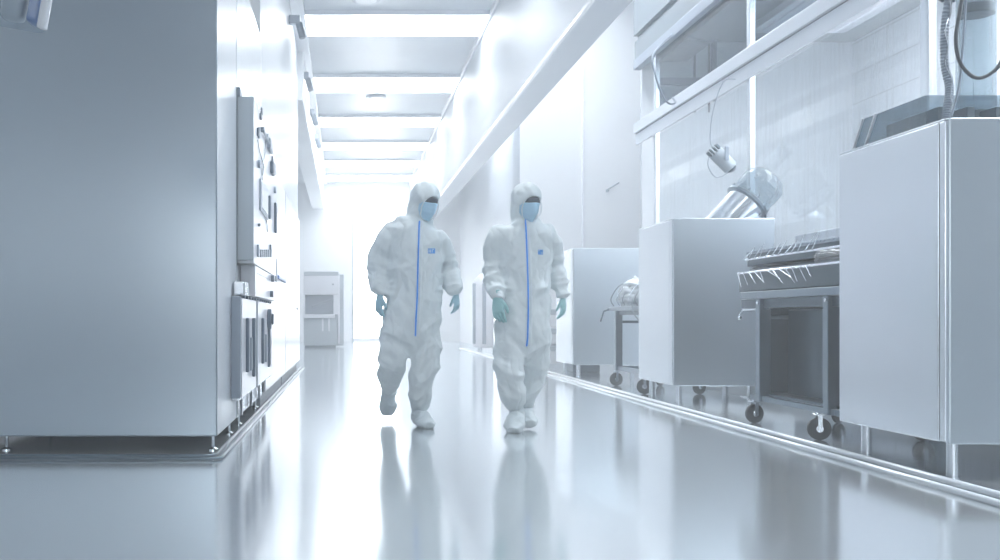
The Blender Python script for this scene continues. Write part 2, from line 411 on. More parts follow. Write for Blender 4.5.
# control box standing out from that cabinet
t = thing('control_box', (-.70, 8.2, 1.19), 'tall white control box with switches and meters on the left cabinet', 'control box')
part('end_plate', bx(-.764, -.648, 7.09, 7.12, 1.21, 2.372, .004), M['greypanel'], t, label='pale grey end plate')
part('box_body', bx(-.764, -.65, 7.12, 9.4, 1.19, 2.372, .006), M['white'], t)
part('screen_edge', bx(-.65, -.640, 7.6, 8.35, 1.62, 1.86, .003), M['midpart'], t)
part('screen', bx(-.64, -.636, 7.65, 8.3, 1.65, 1.83), M['white'], t)
XF = -.65
def knob(parent, y, z, r, h=.03, m='darkpart', name='knob'):
    b = bmesh.new(); cyl(b, (XF, y, z), (1, 0, 0), r, h, 16, .003); part(name, b, M[m], parent, 'auto')
def yz(px, py, X=XF):   # a spot on the side face
    d = X * 1000 / (px - VX); return d, CAMH + (VY - py) * d / 1000
for px, y0, y1, w in ((258, 128, 138, .05), (261, 108, 114, .08), (272, 157, 166, .10), (274, 164, 174, .12), (260, 114, 119, .1), (257, 128, 136, .03)):
    d, z0 = yz(px, y1); _, z1 = yz(px, y0)
    part('switch', bx(XF, XF + .012, d - w / 2, d + w / 2, z0, z1, .003), M['darkpart'], t)
for px, py, r in ((258, 164, .03), (266, 138, .035), (258, 225, .012), (274, 190, .03)):
    d, z = yz(px, py); knob(t, d, z, r, .02, 'midpart')
# cluster of valves at (262..272, 138..150)
d, z = yz(266, 141)
b = bmesh.new(); cyl(b, (XF, d - .5, z), (1, 0, 0), .022, .03, 16, .004); cyl(b, (XF + .015, d - .55, z), (0, 1, 0), .010, .7, 14, .003); part('valve_pipe', b, M['midpart'], t, 'auto')
part('valve_block', bx(XF, XF + .03, d + .12, d + .42, z - .04, z + .05, .01), M['midpart'], t)
part('valve_block', bx(XF, XF + .03, d + .45, d + .65, z - .2, z - .09, .01), M['darkpart'], t)
# long grip handles
for px, y0, y1, w in ((268.5, 196, 219, .09), (274.6, 203, 233, .10)):
    d, z0 = yz(px, y1); _, z1 = yz(px, y0)
    part('handle', bx(XF, XF + .022, d - w / 2, d + w / 2, z0, z1, .008), M['darkpart'], t)
# connector row
for px in (257.5, 260, 262, 264, 266, 268, 270):
    d, z0 = yz(px, 257); _, z1 = yz(px, 250 if px not in (257.5, 270) else 245)
    part('connector', bx(XF, XF + .015, d - .05, d + .05, z0, z1, .003), M['midpart'], t)
# cables on the box
for k, pts in enumerate((((257, 140), (259, 152), (263, 166), (262, 175)), ((265, 140), (264, 155), (261, 168), (262, 180)), ((259, 205), (262, 212), (266, 222), (267, 232)))):
    path = []
    for px, py in pts:
        d, z = yz(px, py); path.append((XF + .006, d, z))
    b = bmesh.new(); tube(b, smooth_path(path, 5), .0035, 8); part('cable', b, M['midpart'], t, 'auto')

# panel between control box and lower doors
t = thing('junction_panel', (-.71, 8.2, .955), 'white panel with small knobs under the control box on the left', 'panel')
part('panel_body', bx(-.764, -.655, 7.30, 9.35, .96, 1.185, .004), M['white'], t)
XF = -.655
for px, py, r in ((270, 294, .028), (271, 262, .03)):
    d, z = yz(px, py, XF); knob(t, min(d, 9.2), max(1.0, min(1.15, z)), r, .03, 'darkpart')
for k in range(9):
    part('vent_slot', bx(-.656, -.652, 7.5 + k * .19, 7.58 + k * .19, 1.13, 1.137), M['midpart'], t)
part('side_bracket', bx(-.764, -.68, 6.80, 7.10, .955, 1.05, .012), M['steel_side'], t)

# lower door cabinet
t = thing('low_cabinet', (-.74, 8.0, .20), 'low white cupboard with two grip-handled doors on the lower left', 'cupboard')
part('cabinet_body', bx(-.764, -.715, 6.74, 9.6, .24, .95, .004), M['steel_side'], t)
part('end_plate', bx(-.763, -.70, 6.70, 6.735, .26, .945, .004), M['midpart'], t)
for j, (ya, yb) in enumerate(((6.76, 7.86), (7.98, 9.5))):
    dr = part('door', bx(-.715, -.695, ya, yb, .26, .935, .005), M['white'], t)
    L = yb - ya
    for fr, w in ((.22, .07), (.42, .05), (.66, .10)):
        yy = ya + L * fr
        b = bx(-.695, -.672, yy, yy + w * L, .42 if fr < .5 else .36, .80 if fr != .42 else .66, .006)
        part('grip', b, M['midpart' if fr == .42 else 'darkpart'], dr)
part('hinge_strip', bx(-.697, -.689, 7.88, 7.96, .25, .94, .002), M['midpart'], t)
for k in range(12):
    part('clip', bx(-.70, -.685, 6.85 + k * .22, 6.9 + k * .22, .935, .955, .002), M['darkpart'], t)
b = bmesh.new(); cyl(b, (-.695, 9.0, .79), (1, 0, 0), .09, .035, 20, .006); cyl(b, (-.66, 9.0, .79), (1, 0, 0), .05, .02, 20, .006)
part('dial', b, M['darkpart'], t, 'auto')
for px0 in (7.2, 7.95, 8.7):
    part('stand', bx(-.76, -.74, px0, px0 + .05, .1, .245, .003), M['midpart'], t)

# two white cabinets farther down the left
for (ya, yb, lab) in ((9.62, 12.85, 'white cabinet panel right behind the control box on the left'), (12.9, 16.9, 'farthest white cabinet of the left row, left of the distant machine')):
    t = thing('white_cabinet', (-1.1, (ya + yb) / 2, 0), lab, 'cabinet', 'tall cabinets down the left side')
    part('cabinet_body', bx(-1.45, -.785, ya, yb, .09, 2.44, .004), M['gap'], t)
    part('side_panel', bx(-.784, -.764, ya + .008, yb - .008, .09, 2.43, .004), M['white'], t)
    part('plinth', bx(-1.4, -.82, ya + .05, yb - .05, 0, .09), M['darkpart'], t)
    if ya < 10:
        b = bmesh.new(); box(b, -.764, -.735, 11.2, 12.6, 1.24, 1.28, .008)
        part('handle', b, M['bluepart'], t)
        b = bmesh.new(); box(b, -.764, -.745, 10.9, 11.05, 1.2, 1.45, .008); part('latch', b, M['midpart'], t)
    else:
        b = bmesh.new(); cyl(b, (-.764, 15.8, .95), (1, 0, 0), .02, .02, 12); part('knob', b, M['midpart'], t, 'auto')

# ---------------------------------------------------------------- distant machine at the end of the aisle
t = thing('distant_machine', (-.65, 27.0, 0), 'white machine with an open bay and trays at the far end left', 'machine')
x0, x1, y0 = -1.10, -.17, 26.7
part('back_housing', bx(x0 + .02, x1 + .14, y0 + .3, y0 + 1.1, .05, 1.98, .02), M['greypanel'], t)
b = bmesh.new(); box(b, x0, x1, y0, y0 + .3, 1.42, 2.02, .015); part('upper_panel', b, M['white'], t)
part('top_strip', bx(x0, x1, y0 - .01, y0 + .3, 1.93, 2.04, .01), M['greypanel'], t)
part('side_frame', bx(x0, x0 + .03, y0, y0 + .3, .9, 1.42), M['white'], t); part('side_frame', bx(x1 - .14, x1, y0, y0 + .3, .9, 1.42, .004), M['white'], t)
part('lower_panel', bx(x0, x1 - .05, y0, y0 + .3, .06, .80, .01), M['greypanel'], t)
part('shelf', bx(x0 - .02, x1 - .1, y0 - .12, y0 + .3, .80, .90, .01), M['white'], t)
Mx = Matrix.Translation((-.72, y0 + .1, 1.16)) @ Matrix.Rotation(R(-20), 4, 'Y')
for dx in (0, .3):
    part('tray', bx(-.16 + dx, .14 + dx, -.1, .1, -.03, .03, .01, M=Mx), M['midpart'], t)
part('bay_back', bx(x0 + .03, x1 - .14, y0 + .27, y0 + .3, .9, 1.42), M['midpart'], t)
for xx in (-.62, -.45):
    part('slot', bx(xx, xx + .05, y0 - .02, y0, .45, .78, .005), M['white'], t)
part('door_strip', bx(x1 - .02, x1 + .03, y0 + .02, y0 + .3, .12, 1.95, .006), M['white'], t)
b = bmesh.new(); cyl(b, (x1 - .15, y0, 1.7), (0, -1, 0), .02, .02, 12); part('knob', b, M['darkpart'], t, 'auto')
part('base_plate', bx(x0 + .02, x1 - .08, y0 + .04, y0 + 1.0, 0, .06), M['darkpart'], t)

# domed tank between the persons
t = thing('domed_tank', (3.28, 23.2, 0), 'white domed tank with grey stripes seen between the two persons', 'tank')
b = bmesh.new(); tube(b, [(3.3, 23.2, z) for z in (.12, .15, 1.55, 1.72, 1.82, 1.86)], [.30, .33, .33, .29, .18, .05], 32); part('tank_shell', b, M['white'], t, 'auto')
for a in (200, 250):
    p = Vector((3.3 + .335 * math.cos(R(a)), 23.2 + .335 * math.sin(R(a)), 0))
    part('stripe', bx(p.x - .04, p.x + .04, p.y - .04, p.y + .04, .2, 1.6, .01), M['midpart'], t)
b = bmesh.new(); tube(b, smooth_path([(3.3, 23.2, 1.85), (3.32, 23.2, 2.1), (3.42, 23.2, 2.4), (3.84, 23.2, 2.5)], 6), .035, 12); part('pipe', b, M['white'], t, 'auto')
for a in (45, 135, 225, 315):
    part('leg', leg_mesh(3.3 + .24 * math.cos(R(a)), 23.2 + .24 * math.sin(R(a)), .14), M['steel_side'], t, 'auto')

# low shelf stand right of the right person
t = thing('shelf_stand', (3.4, 16.2, 0), 'grey shelf stand half hidden behind the right person, left of the pale cabinet', 'shelf')
for k, z in enumerate((.28, .55, .85)):
    part('shelf', bx(3.12, 3.75, 15.6, 16.8, z, z + .09, .01), M['greypanel'], t)
for x in (3.15, 3.72):
    for y in (15.65, 16.75):
        part('post', bx(x - .02, x + .02, y - .02, y + .02, 0, 1.0, .003), M['cartsteel'], t)
tag(obj('floor_crate', bx(3.35, 3.75, 14.7, 15.2, 0, .16, .015), M['darkpart']), 'low dark box on the floor behind the pale cabinet legs', 'box')

# ---------------------------------------------------------------- carts
def caster(parent, x, y, r, ztop, ang):
    ax = Vector((math.sin(ang), -math.cos(ang), 0))     # axle
    b = bmesh.new()
    for s, w in ((-1, 0),):
        tube(b, [Vector((x, y, r)) - ax * .016, Vector((x, y, r)) - ax * .011, Vector((x, y, r)) + ax * .011, Vector((x, y, r)) + ax * .016], [r * .9, r, r, r * .9], 28)
    w = part('caster', b, M['rubber'], parent, 'auto', 'black caster wheel')
    b = bmesh.new(); cyl(b, Vector((x, y, r)) + ax * .017, ax, r * .32, .008, 16, .002); cyl(b, Vector((x, y, r)) - ax * .025, ax, r * .32, .008, 16, .002)
    part('hub', b, M['chrome'], w, 'auto')
    b = bmesh.new()
    rot = Matrix.Translation((x, y, 0)) @ Matrix.Rotation(ang, 4, 'Z')
    for s in (-1, 1):
        box(b, -.014, .014, s * .030 - .003, s * .030 + .003, r * .8, r * 2 + .02, .001, M=rot)
    box(b, -.03, .03, -.034, .034, r * 2 + .015, r * 2 + .025, .002, M=rot)
    box(b, -.012, .012, -.012, .012, r * 2 + .02, ztop, .002, M=rot)
    part('fork', b, M['chrome'], w)

# large cart
t = thing('wheeled_cart', (3.45, 7.0, 0), 'dark steel wheeled cart between the two nearest right cabinets', 'cart', 'wheeled carts on the right')
cx0, cx1 = 3.10, 3.82
b = bmesh.new(); box(b, cx0 - .02, cx1, 6.15, 7.80, .945, 1.00, .006); part('deck', b, M['cartsteel'], t)
b = bmesh.new(); box(b, cx0 + .03, cx1 - .03, 6.25, 7.9, .875, .945, .004); part('under_tray', b, M['dsteel'], t)
for x in (cx0 + .045, cx1 - .05):
    for y in (6.46, 7.52):
        lg = part('leg', bx(x - .045, x + .045, y - .035, y + .035, .175, .945, .006), M['cartsteel'], t)
        if x < 3.3:
            b = bmesh.new(); cyl(b, (x - .045, y - .02, .915), (-1, 0, 0), .014, .012, 12, .003); part('bolt', b, M['chrome'], lg, 'auto')
b = bmesh.new()
box(b, cx0 + .02, cx0 + .06, 6.3, 7.7, .175, .215, .004); box(b, cx1 - .06, cx1 - .02, 6.3, 7.7, .175, .215, .004)
part('lower_rail', b, M['cartsteel'], t)
b = bmesh.new()
for y in (6.46, 7.52): box(b, cx0 + .08, cx1 - .08, y - .02, y + .02, .18, .215, .004)
part('cross_rail', b, M['cartsteel'], t)
part('end_panel', bx(cx0 + .08, cx1 - .08, 7.545, 7.56, .236, .874, .002), M['dsteel'], t)
part('upper_rail', bx(cx0 + .08, cx1 - .08, 7.50, 7.54, .79, .82, .004), M['cartsteel'], t)
part('lower_shelf', bx(cx0 + .06, cx1 - .06, 6.3, 7.7, .216, .235, .003), M['dsteel'], t)
# inner cabinet on lower shelf
u = part('inner_box', bx(cx0 + .20, cx1 - .10, 6.75, 7.45, .236, .86, .006), M['dsteel'], t)
for k in range(3):
    part('inner_panel', bx(cx0 + .22 + k * .13, cx0 + .335 + k * .13, 6.735, 6.75, .32, .83, .004), M['cartsteel'], u)
b = bmesh.new(); tube(b, [(cx0 + .05, 7.42, .87), (cx0 - .02, 7.75, .86), (cx0 - .03, 7.78, .82)], .006, 8); ball(b, (cx0 - .03, 7.78, .80), .016, seg=12, rng=8)
part('hook', b, M['chrome'], t, 'auto')
b = bmesh.new()
for k in range(9): ball(b, (cx0 + .045 + .05, 6.38 + .008 * (k % 2), .88 - k * .05), .014, seg=10, rng=6)
tube(b, [(cx0 + .095, 6.385, .93), (cx0 + .095, 6.385, .45)], .004, 6)
part('chain', b, M['chrome'], t, 'auto')
caster(t, 3.12, 7.62, .072, .178, R(12)); caster(t, 3.11, 6.56, .074, .178, R(-10)); caster(t, 3.76, 7.62, .072, .178, R(30)); caster(t, 3.76, 6.50, .072, .178, R(5))

# needle rack on the large cart
t = thing('needle_rack', (3.42, 7.0, 1.0), 'long dark metal trough rack with thin needles lying on the large cart', 'rack')
def trough(bm, xa, xb, ya, yb, z0, z1, th=.008, lip=.02):
    box(bm, xa, xb, ya, yb, z0, z0 + th); box(bm, xa, xa + th, ya, yb, z0, z1); box(bm, xb - th, xb, ya, yb, z0, z1)
    box(bm, xa, xb, yb - th, yb, z0, z1); box(bm, xa, xb, ya, ya + th, z0, z1)
b = bmesh.new(); trough(b, 3.10, 3.72, 6.18, 7.86, 1.002, 1.145); part('lower_trough', b, M['dsteel'], t)
b = bmesh.new(); trough(b, 3.14, 3.70, 6.18, 7.80, 1.20, 1.30); part('upper_trough', b, M['dsteel'], t)
b = bmesh.new(); box(b, 3.085, 3.115, 6.18, 7.87, 1.14, 1.158, .005); box(b, 3.125, 3.15, 6.18, 7.82, 1.245, 1.262, .004); part('edge_bead', b, M['chrome'], t)
b = bmesh.new(); tube(b, [(3.19, y, 1.16) for y in (6.2, 7.8)], .035, 16); tube(b, [(3.45, y, 1.16) for y in (6.2, 7.8)], .035, 16); part('roller', b, M['dsteel'], t, 'auto')
b = bx(3.132, 3.153, 6.2, 7.82, 1.292, 1.302)
for k in range(26): box(b, 3.13, 3.155, 6.22 + k * .062, 6.25 + k * .062, 1.30, 1.314, .002)
part('toothed_edge', b, M['midpart'], t)
rng = random.Random(2)
for k in range(24):
    y = 7.84 - (k // 2) * .105
    up = k % 2
    z = 1.255 if up else 1.15
    xs = 3.125 if up else 3.085
    dy = rng.uniform(-.30, -.12); dz = (1 if up else -1) * rng.uniform(.07, .11)
    b = bmesh.new(); tube(b, [(xs - .005, y, z), (xs - .03, y + dy, z + dz)], [.0035, .0025], 6)
    part('needle', b, M['chrome'], t)
b = bmesh.new()
tube(b, smooth_path([(3.17, 6.15, 1.17), (3.17, 6.4, 1.19), (3.17, 6.6, 1.19), (3.17, 6.68, 1.18)], 4), [.07] * 9 + [.06, .05, .03, .01], 24)
for v in b.verts: v.co += nvec(v.co * 14) * .008
part('plastic_roll', b, M['film'], t, 'auto')
for k in range(4):
    part('stand', bx(3.2 + .4 * (k % 2), 3.24 + .4 * (k % 2), 6.4 + (k // 2) * 1.2, 6.44 + (k // 2) * 1.2, 1.01, 1.18, .003), M['dsteel'], t)

# small cart
t = thing('wheeled_cart', (3.5, 11.1, 0), 'smaller pale steel wheeled cart in front of the pale cabinet', 'cart', 'wheeled carts on the right')
part('deck', bx(3.14, 3.80, 10.4, 11.95, .885, .93, .005), M['cartsteel'], t)
part('under_tray', bx(3.2, 3.75, 10.5, 11.85, .835, .885, .004), M['dsteel'], t)
for x in (3.20, 3.74):
    for y in (10.5, 11.70):
        part('leg', bx(x - .04, x + .04, y - .03, y + .03, .19, .885, .005), M['cartsteel'], t)
b = bmesh.new(); box(b, 3.18, 3.22, 10.4, 11.8, .19, .24, .004); box(b, 3.72, 3.76, 10.4, 11.8, .19, .24, .004); box(b, 3.2, 3.74, 11.67, 11.73, .19, .24, .004); box(b, 3.2, 3.74, 10.47, 10.53, .19, .24, .004)
part('lower_rail', b, M['cartsteel'], t)
part('cross_bar', bx(3.24, 3.72, 11.69, 11.72, .74, .77, .004), M['dsteel'], t)
b = bmesh.new(); tube(b, [(3.14, 11.9, .90), (3.08, 11.9, .88), (3.03, 11.85, .76)], .01, 8); part('hook', b, M['dsteel'], t, 'auto')
caster(t, 3.20, 11.80, .078, .192, R(10)); caster(t, 3.15, 10.52, .080, .192, R(-8)); caster(t, 3.72, 11.8, .078, .192, R(40)); caster(t, 3.72, 10.5, .078, .192, R(20))

# bundles of clear tubing in bags on the small cart
def bundle(loc, r, seed, label, m):
    b = bmesh.new(); bmesh.ops.create_icosphere(b, subdivisions=5, radius=1)
    for v in b.verts:
        n = v.co.copy(); f = 1 + .22 * noise.noise(n * 1.7 + Vector((seed, 0, 0)))
        f += .16 * (1 - abs(noise.noise(Vector((n.x * 3, n.y * 1.2, n.z * 6)) + Vector((0, seed, 0)))) * 2)
        v.co = Vector((n.x * r[0], n.y * r[1], max(n.z, -.7) * r[2])) * f
        v.co.z = max(v.co.z, -.62 * r[2])
    bmesh.ops.translate(b, verts=b.verts, vec=Vector(loc) + Vector((0, 0, .62 * r[2])))
    return tag(obj('plastic_bag', b, m, smooth=True), label, 'plastic bag', 'crumpled bags on the small cart')
M['crumple'] = mat('crumpled silvery film', (0.66, 0.71, 0.75), 0.15, 0.35, 10, 0.1)
M['film2'] = mat('milky rolled film', (0.42, 0.47, 0.51), 0.12, 0.4, 9, 0.25)
bundle((3.34, 11.5, .932), (.15, .30, .19), 1, 'crumpled clear bag at the aisle end of the small cart', M['crumple'])
bundle((3.52, 10.9, .932), (.17, .26, .21), 5, 'larger crumpled clear bag farther back on the small cart', M['crumple'])
t = thing('tubing_coil', (3.25, 11.2, .93), 'thin clear tubing looped over the bags on the small cart', 'tubing')
for k in range(6):
    x = 3.16 + .03 * k; y = 11.75 - .14 * k
    b = bmesh.new()
    tube(b, smooth_path([(x, y, .94), (x - .04, y - .02, 1.02), (x + .02, y - .1, 1.16), (x + .12, y - .15, 1.21), (x + .2, y - .1, 1.19)], 6), .007, 8)
    part('tube', b, M['chrome' if k % 2 else 'film2'], t, 'auto')
b = bmesh.new(); tube(b, smooth_path([(3.22, 10.9, 1.12), (3.12, 10.85, 1.0), (3.12, 10.8, .85), (3.2, 10.7, .72)], 6), .007, 8)
part('tube', b, M['film2'], t, 'auto')

# ---------------------------------------------------------------- glass enclosure on the right
GX = 4.10
posts = [1.0, 4.05, 7.03, 10.1, 13.15]
pw = .038
labels = ['', 'steel post of the glass enclosure rising above the nearest right cabinet', '', 'slim steel post of the glass enclosure beside the clear duct', 'slim far post of the glass enclosure by the beam end, beside a thin wire']
labels[0] = 'steel post at the unseen near end of the glass enclosure'
labels[1] = 'steel post of the glass enclosure just beyond the right picture edge'
labels[2] = 'wide white post of the glass enclosure above the nearest right cabinet'
for y, lab in list(zip(posts, labels))[2:]:
    w = .05 if y < 8 else pw
    t = thing('enclosure_post', (GX, y, 0), lab, 'post', 'posts of the glass enclosure')
    part('post_shaft', bx(GX - .03, GX + .03, y - w, y + w, 0.01, 4.26, .006), M['steel_side'], t)
    part('base_plate', bx(GX - .07, GX + .07, y - .09, y + .09, 0, .01, .002), M['steel_side'], t)
t = thing('enclosure_beam', (GX, 7.5, 3.2), 'long white double beam running along the top of the glass panes', 'beam')
part('upper_band', bx(GX - .09, GX - .032, 1.0, 13.9, 3.36, 3.50, .006), M['beam'], t)
part('lower_band', bx(GX - .06, GX - .032, 1.0, 13.9, 3.20, 3.352, .004), M['beam'], t)
part('seam_strip', bx(GX - .055, GX - .033, 1.0, 13.9, 3.350, 3.362), M['gap'], t)
t = thing('upper_beam', (GX, 7.5, 4.26), 'grey upper beam above the glass enclosure below the dark roof', 'beam')
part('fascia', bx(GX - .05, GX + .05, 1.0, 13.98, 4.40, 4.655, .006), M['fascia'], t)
part('bottom_rail', bx(GX - .07, GX + .03, 1.0, 13.98, 4.26, 4.395, .006), M['midpart'], t)
spans = [(1.0, 6.97), (7.09, 10.055), (10.145, 13.105)]
nm = ['nearest', 'middle', 'farthest']
for i, (a, c) in enumerate(spans):
    tag(obj('glass_pane', bx(GX - .004, GX + .004, a, c, .12, 3.2), M['glass']), f'tall clear glass pane under the long white beam, {nm[i]} of three', 'glass pane', 'panes of the glass enclosure')
    tag(obj('glass_pane', bx(GX - .004, GX + .004, a, c, 3.5, 4.26), M['glass_up']), f'short upper glass pane above the long white beam, {nm[i]} of three', 'glass pane', 'upper panes of the glass enclosure')
struct('baseboard_right', bx(GX - .02, GX + .02, 1.0, 13.1, .0, .12, .004), M['greypanel'])
# mullions in the mezzanine
for y, x, lab in ((13.9, 4.86, 'thin dark rod inside the enclosure roof, left of the pair'), (13.9, 5.06, 'thin dark rod inside the enclosure roof, right of the pair')):
    tag(obj('ceiling_rod', bx(x - .012, x + .012, y - .012, y + .012, 3.66, 4.66), M['gap']), lab, 'rod', 'thin rods in the enclosure roof')
t = thing('hanging_pipe_rack', (5.0, 13.6, 3.0), 'grey pipe rack high on the enclosure end wall', 'rack')
part('cross_bar', bx(4.2, 5.0, 13.55, 13.62, 3.96, 4.06, .005), M['fascia'], t)
part('upright', bx(4.98, 5.04, 13.55, 13.62, 3.75, 4.66, .005), M['fascia'], t)
t = thing('roof_light', (5.0, 9.0, 4.5), 'square white light fixture under the enclosure roof', 'light')
part('housing', bx(5.35, 6.6, 11.5, 13.2, 4.56, 4.66, .01), M['beam'], t); part('diffuser', bx(5.45, 6.5, 11.6, 13.1, 4.545, 4.562), M['white'], t)
t = thing('roof_light', (5.0, 6.0, 4.5), 'large white light fixture over the near end of the enclosure', 'light')
part('housing', bx(5.0, 6.6, 2.0, 11.0, 4.56, 4.66, .01), M['beam'], t); part('diffuser', bx(5.1, 6.5, 2.1, 10.9, 4.545, 4.562), M['light3'], t)
t = thing('roof_duct', (4.7, 11, 4.3), 'grey duct under the enclosure roof beside the light fixture', 'duct')
part('duct_body', bx(4.35, 4.75, 9.0, 13.9, 4.36, 4.6, .01), M['fascia'], t)
b = bmesh.new()
for y in (9.6, 11.2, 12.8): box(b, 4.33, 4.77, y - .02, y + .02, 4.34, 4.66, .003)
part('duct_clamp', b, M['mezz'], t)
# white machines behind the glass
for (ya, yb, zt, lab) in ((7.6, 9.9, 1.62, 'white cabinet behind the glass to the right of the clear duct'), (5.0, 7.5, 1.85, 'white cabinet behind the glass beyond the large cart')):
    t = thing('white_cabinet', (4.9, (ya + yb) / 2, 0), lab, 'cabinet', 'white cabinets behind the glass')
    part('cabinet_body', bx(4.45, 5.3, ya, yb, .1, zt, .015), M['white'], t)
    part('cabinet_door', bx(4.425, 4.45, ya + .05, (ya + yb) / 2 - .01, .16, zt - .08, .006), M['white'], t)
    part('cabinet_door', bx(4.425, 4.45, (ya + yb) / 2 + .01, yb - .05, .16, zt - .08, .006), M['white'], t)
    part('plinth', bx(4.5, 5.25, ya + .05, yb - .05, 0, .1), M['darkpart'], t)
# wire by the far post
b = bmesh.new(); tube(b, smooth_path([Vector((4.0, 12.25, 4.27)), at(653, 55, 11.9), at(655, 74, 11.8), at(661, 92, 11.8), at(668, 103, 12.0), at(675, 103, 12.1), Vector((3.995, 12.2, 3.49))], 8), .012, 8)
tag(obj('hanging_wire', b, M['midpart'], smooth=True), 'thin grey wire dangling beside the far enclosure post', 'wire')
tag(obj('wall_conduit', bx(5.20, 5.245, 17.44, 17.5, 2.55, 4.62, .006), M['darkpart']), 'thin dark vertical conduit on the white wall left of the enclosure', 'conduit')
b = bmesh.new(); box(b, 4.15, 4.18, 17.46, 17.5, 1.5, 5.2, .004)
tag(obj('wall_conduit', b, M['white']), 'pale vertical conduit on the white wall above the pale cabinet', 'conduit')
b = bmesh.new(); tube(b, [(4.56, 17.48, 3.03), (4.78, 17.44, 3.16)], .012, 8); tube(b, [(4.58, 17.5, 3.02), (4.58, 17.42, 3.02)], .02, 10)
tag(obj('wall_lever', b, M['midpart'], smooth=True), 'tiny grey lever sticking out of the white wall', 'lever')

# ---------------------------------------------------------------- tilted duct on the middle cabinet
base = Vector((3.62, 9.40, 1.718)); ax = Vector((.64, 0, .70)).normalized()
t = thing('clear_duct', base, 'slanted steel and clear plastic duct rising from the middle cabinet top', 'duct')
b = bmesh.new()
tube(b, [base - ax * .4, base, base + ax * .23], [.185, .185, .185], 40)
bmesh.ops.bisect_plane(b, geom=b.verts[:] + b.edges[:] + b.faces[:], plane_co=base, plane_no=(0, 0, 1), clear_inner=True)
bmesh.ops.holes_fill(b, edges=b.edges[:]); part('steel_section', b, M['chrome'], t, 'auto')
b = bmesh.new(); p = base + ax * .215; tube(b, [p, p + ax * .01, p + ax * .035, p + ax * .045], [.195, .215, .215, .195], 36)
for k in range(12):
    s, u = frame(ax); q = p + (s * math.cos(k * math.pi / 6) + u * math.sin(k * math.pi / 6)) * .20
    cyl(b, q + ax * .04, ax, .012, .03, 8)
part('flange', b, M['cartsteel'], t, 'auto')
b = bmesh.new(); q = base + ax * .25
pts = [q, q + ax * .10, q + ax * .17, q + ax * .23, q + ax * .29 , q + ax * .33]
tube(b, pts, [.185, .195, .20, .195, .15, .05], 36)
part('clear_section', b, M['film'], t, 'auto')
b = bmesh.new()
for k in range(5):
    a = q + ax * (.03 + .045 * k); tube(b, smooth_path([a + Vector((.08, -.1, .05)), a + Vector((.12, -.14, -.02)), a + Vector((.08, -.1, -.09))], 4), .004, 6)
part('inner_wire', b, M['chrome'], t)
b = bmesh.new(); tube(b, [(3.91, 9.3, 1.718), (3.91, 9.3, 1.80)], .01, 8); ball(b, (3.91, 9.3, 1.80), .016)
part('prop', b, M['dsteel'], t)
# clear cylinder hanging in front of the glass
c = at(723, 160, 10.15); a2 = Vector((.62, 0, -.62)).normalized()
t = thing('hanging_camera', c, 'small grey cylindrical camera hanging by wires above the middle cabinet', 'camera')
p0 = c - a2 * .135; s, u = frame(a2)
b = bmesh.new(); tube(b, [p0 + a2 * .02, p0 + a2 * .03, p0 + a2 * .24, p0 + a2 * .25], [.066, .075, .075, .066], 24); part('camera_body', b, M['greypanel'], t, 'auto')
b = bmesh.new()
for k in range(10):
    d = s * math.cos(k * .628) + u * math.sin(k * .628); tube(b, [p0 + d * .062 - a2 * .03, p0 + d * .062 + a2 * .06], .011, 8)
part('fins', b, M['dsteel'], t, 'auto')
b = bmesh.new(); tube(b, [p0 + a2 * .25, p0 + a2 * .27, p0 + a2 * .29], [.05, .05, .02], 16); part('lens', b, M['dsteel'], t, 'auto')
b = bmesh.new(); box(b, -.02, .02, -.11, -.09, -.02, .12, .004, M=Matrix.Translation(c)); part('bracket', b, M['midpart'], t)
b = bmesh.new(); tube(b, smooth_path([c + Vector((-.09, -.02, .10)), c + Vector((-.13, 0, .20)), c + Vector((-.10, 0, .5)), c + Vector((.02, .05, .8)), Vector((4.0, 10.25, 3.25))], 8), .005, 6)
part('wire', b, M['midpart'], t)
b = bmesh.new(); tube(b, smooth_path([c + Vector((-.14, 0, .04)), c + Vector((-.15, 0, -.06)), c + Vector((-.08, 0, -.17)), c + Vector((.02, 0, -.15)), c + Vector((.06, 0, -.09))], 8), .005, 6)
part('wire', b, M['midpart'], t)

# ---------------------------------------------------------------- things on the nearest cabinet
t = thing('acrylic_hood', (3.3, 5.5, 1.775), 'clear acrylic hood with slanted bars on the nearest right cabinet', 'hood')
xh, zt = 2.985, 1.945
def slab(bm, pts, th):
    v0 = [bm.verts.new(p) for p in pts]; n = (Vector(pts[1]) - Vector(pts[0])).cross(Vector(pts[2]) - Vector(pts[0])).normalized() * th
    v1 = [bm.verts.new(Vector(p) + n) for p in pts]
    bm.faces.new(v0[::-1]); bm.faces.new(v1)
    for i in range(len(pts)):
        j = (i + 1) % len(pts); bm.faces.new((v0[i], v0[j], v1[j], v1[i]))
b = bmesh.new(); slab(b, [(xh, 5.14, 1.785), (xh, 5.87, 1.785), (xh, 5.76, zt), (xh, 5.14, zt)], .006); part('side_sheet', b, M['acrylic'], t)
b = bmesh.new(); slab(b, [(xh, 5.76, zt), (xh + .7, 5.76, zt), (xh + .7, 5.14, zt), (xh, 5.14, zt)], .006); part('top_sheet', b, M['acrylic'], t)
b = bmesh.new(); slab(b, [(xh, 5.87, 1.785), (xh + .7, 5.87, 1.785), (xh + .7, 5.76, zt), (xh, 5.76, zt)], .006); part('slanted_sheet', b, M['acrylic'], t)
for k, y in enumerate((5.80, 5.66)):
    b = bmesh.new(); tube(b, [(xh - .012, y + .05, 1.786), (xh - .012, y - .06, zt)], .008, 10); part('slanted_bar', b, M['beam'], t, 'auto')
b = bmesh.new()
for k in range(3): box(b, xh + .1 + .15 * k, xh + .14 + .15 * k, 5.2, 5.7, 1.782, 1.90, .003)
part('inner_fin', b, M['fascia'], t)

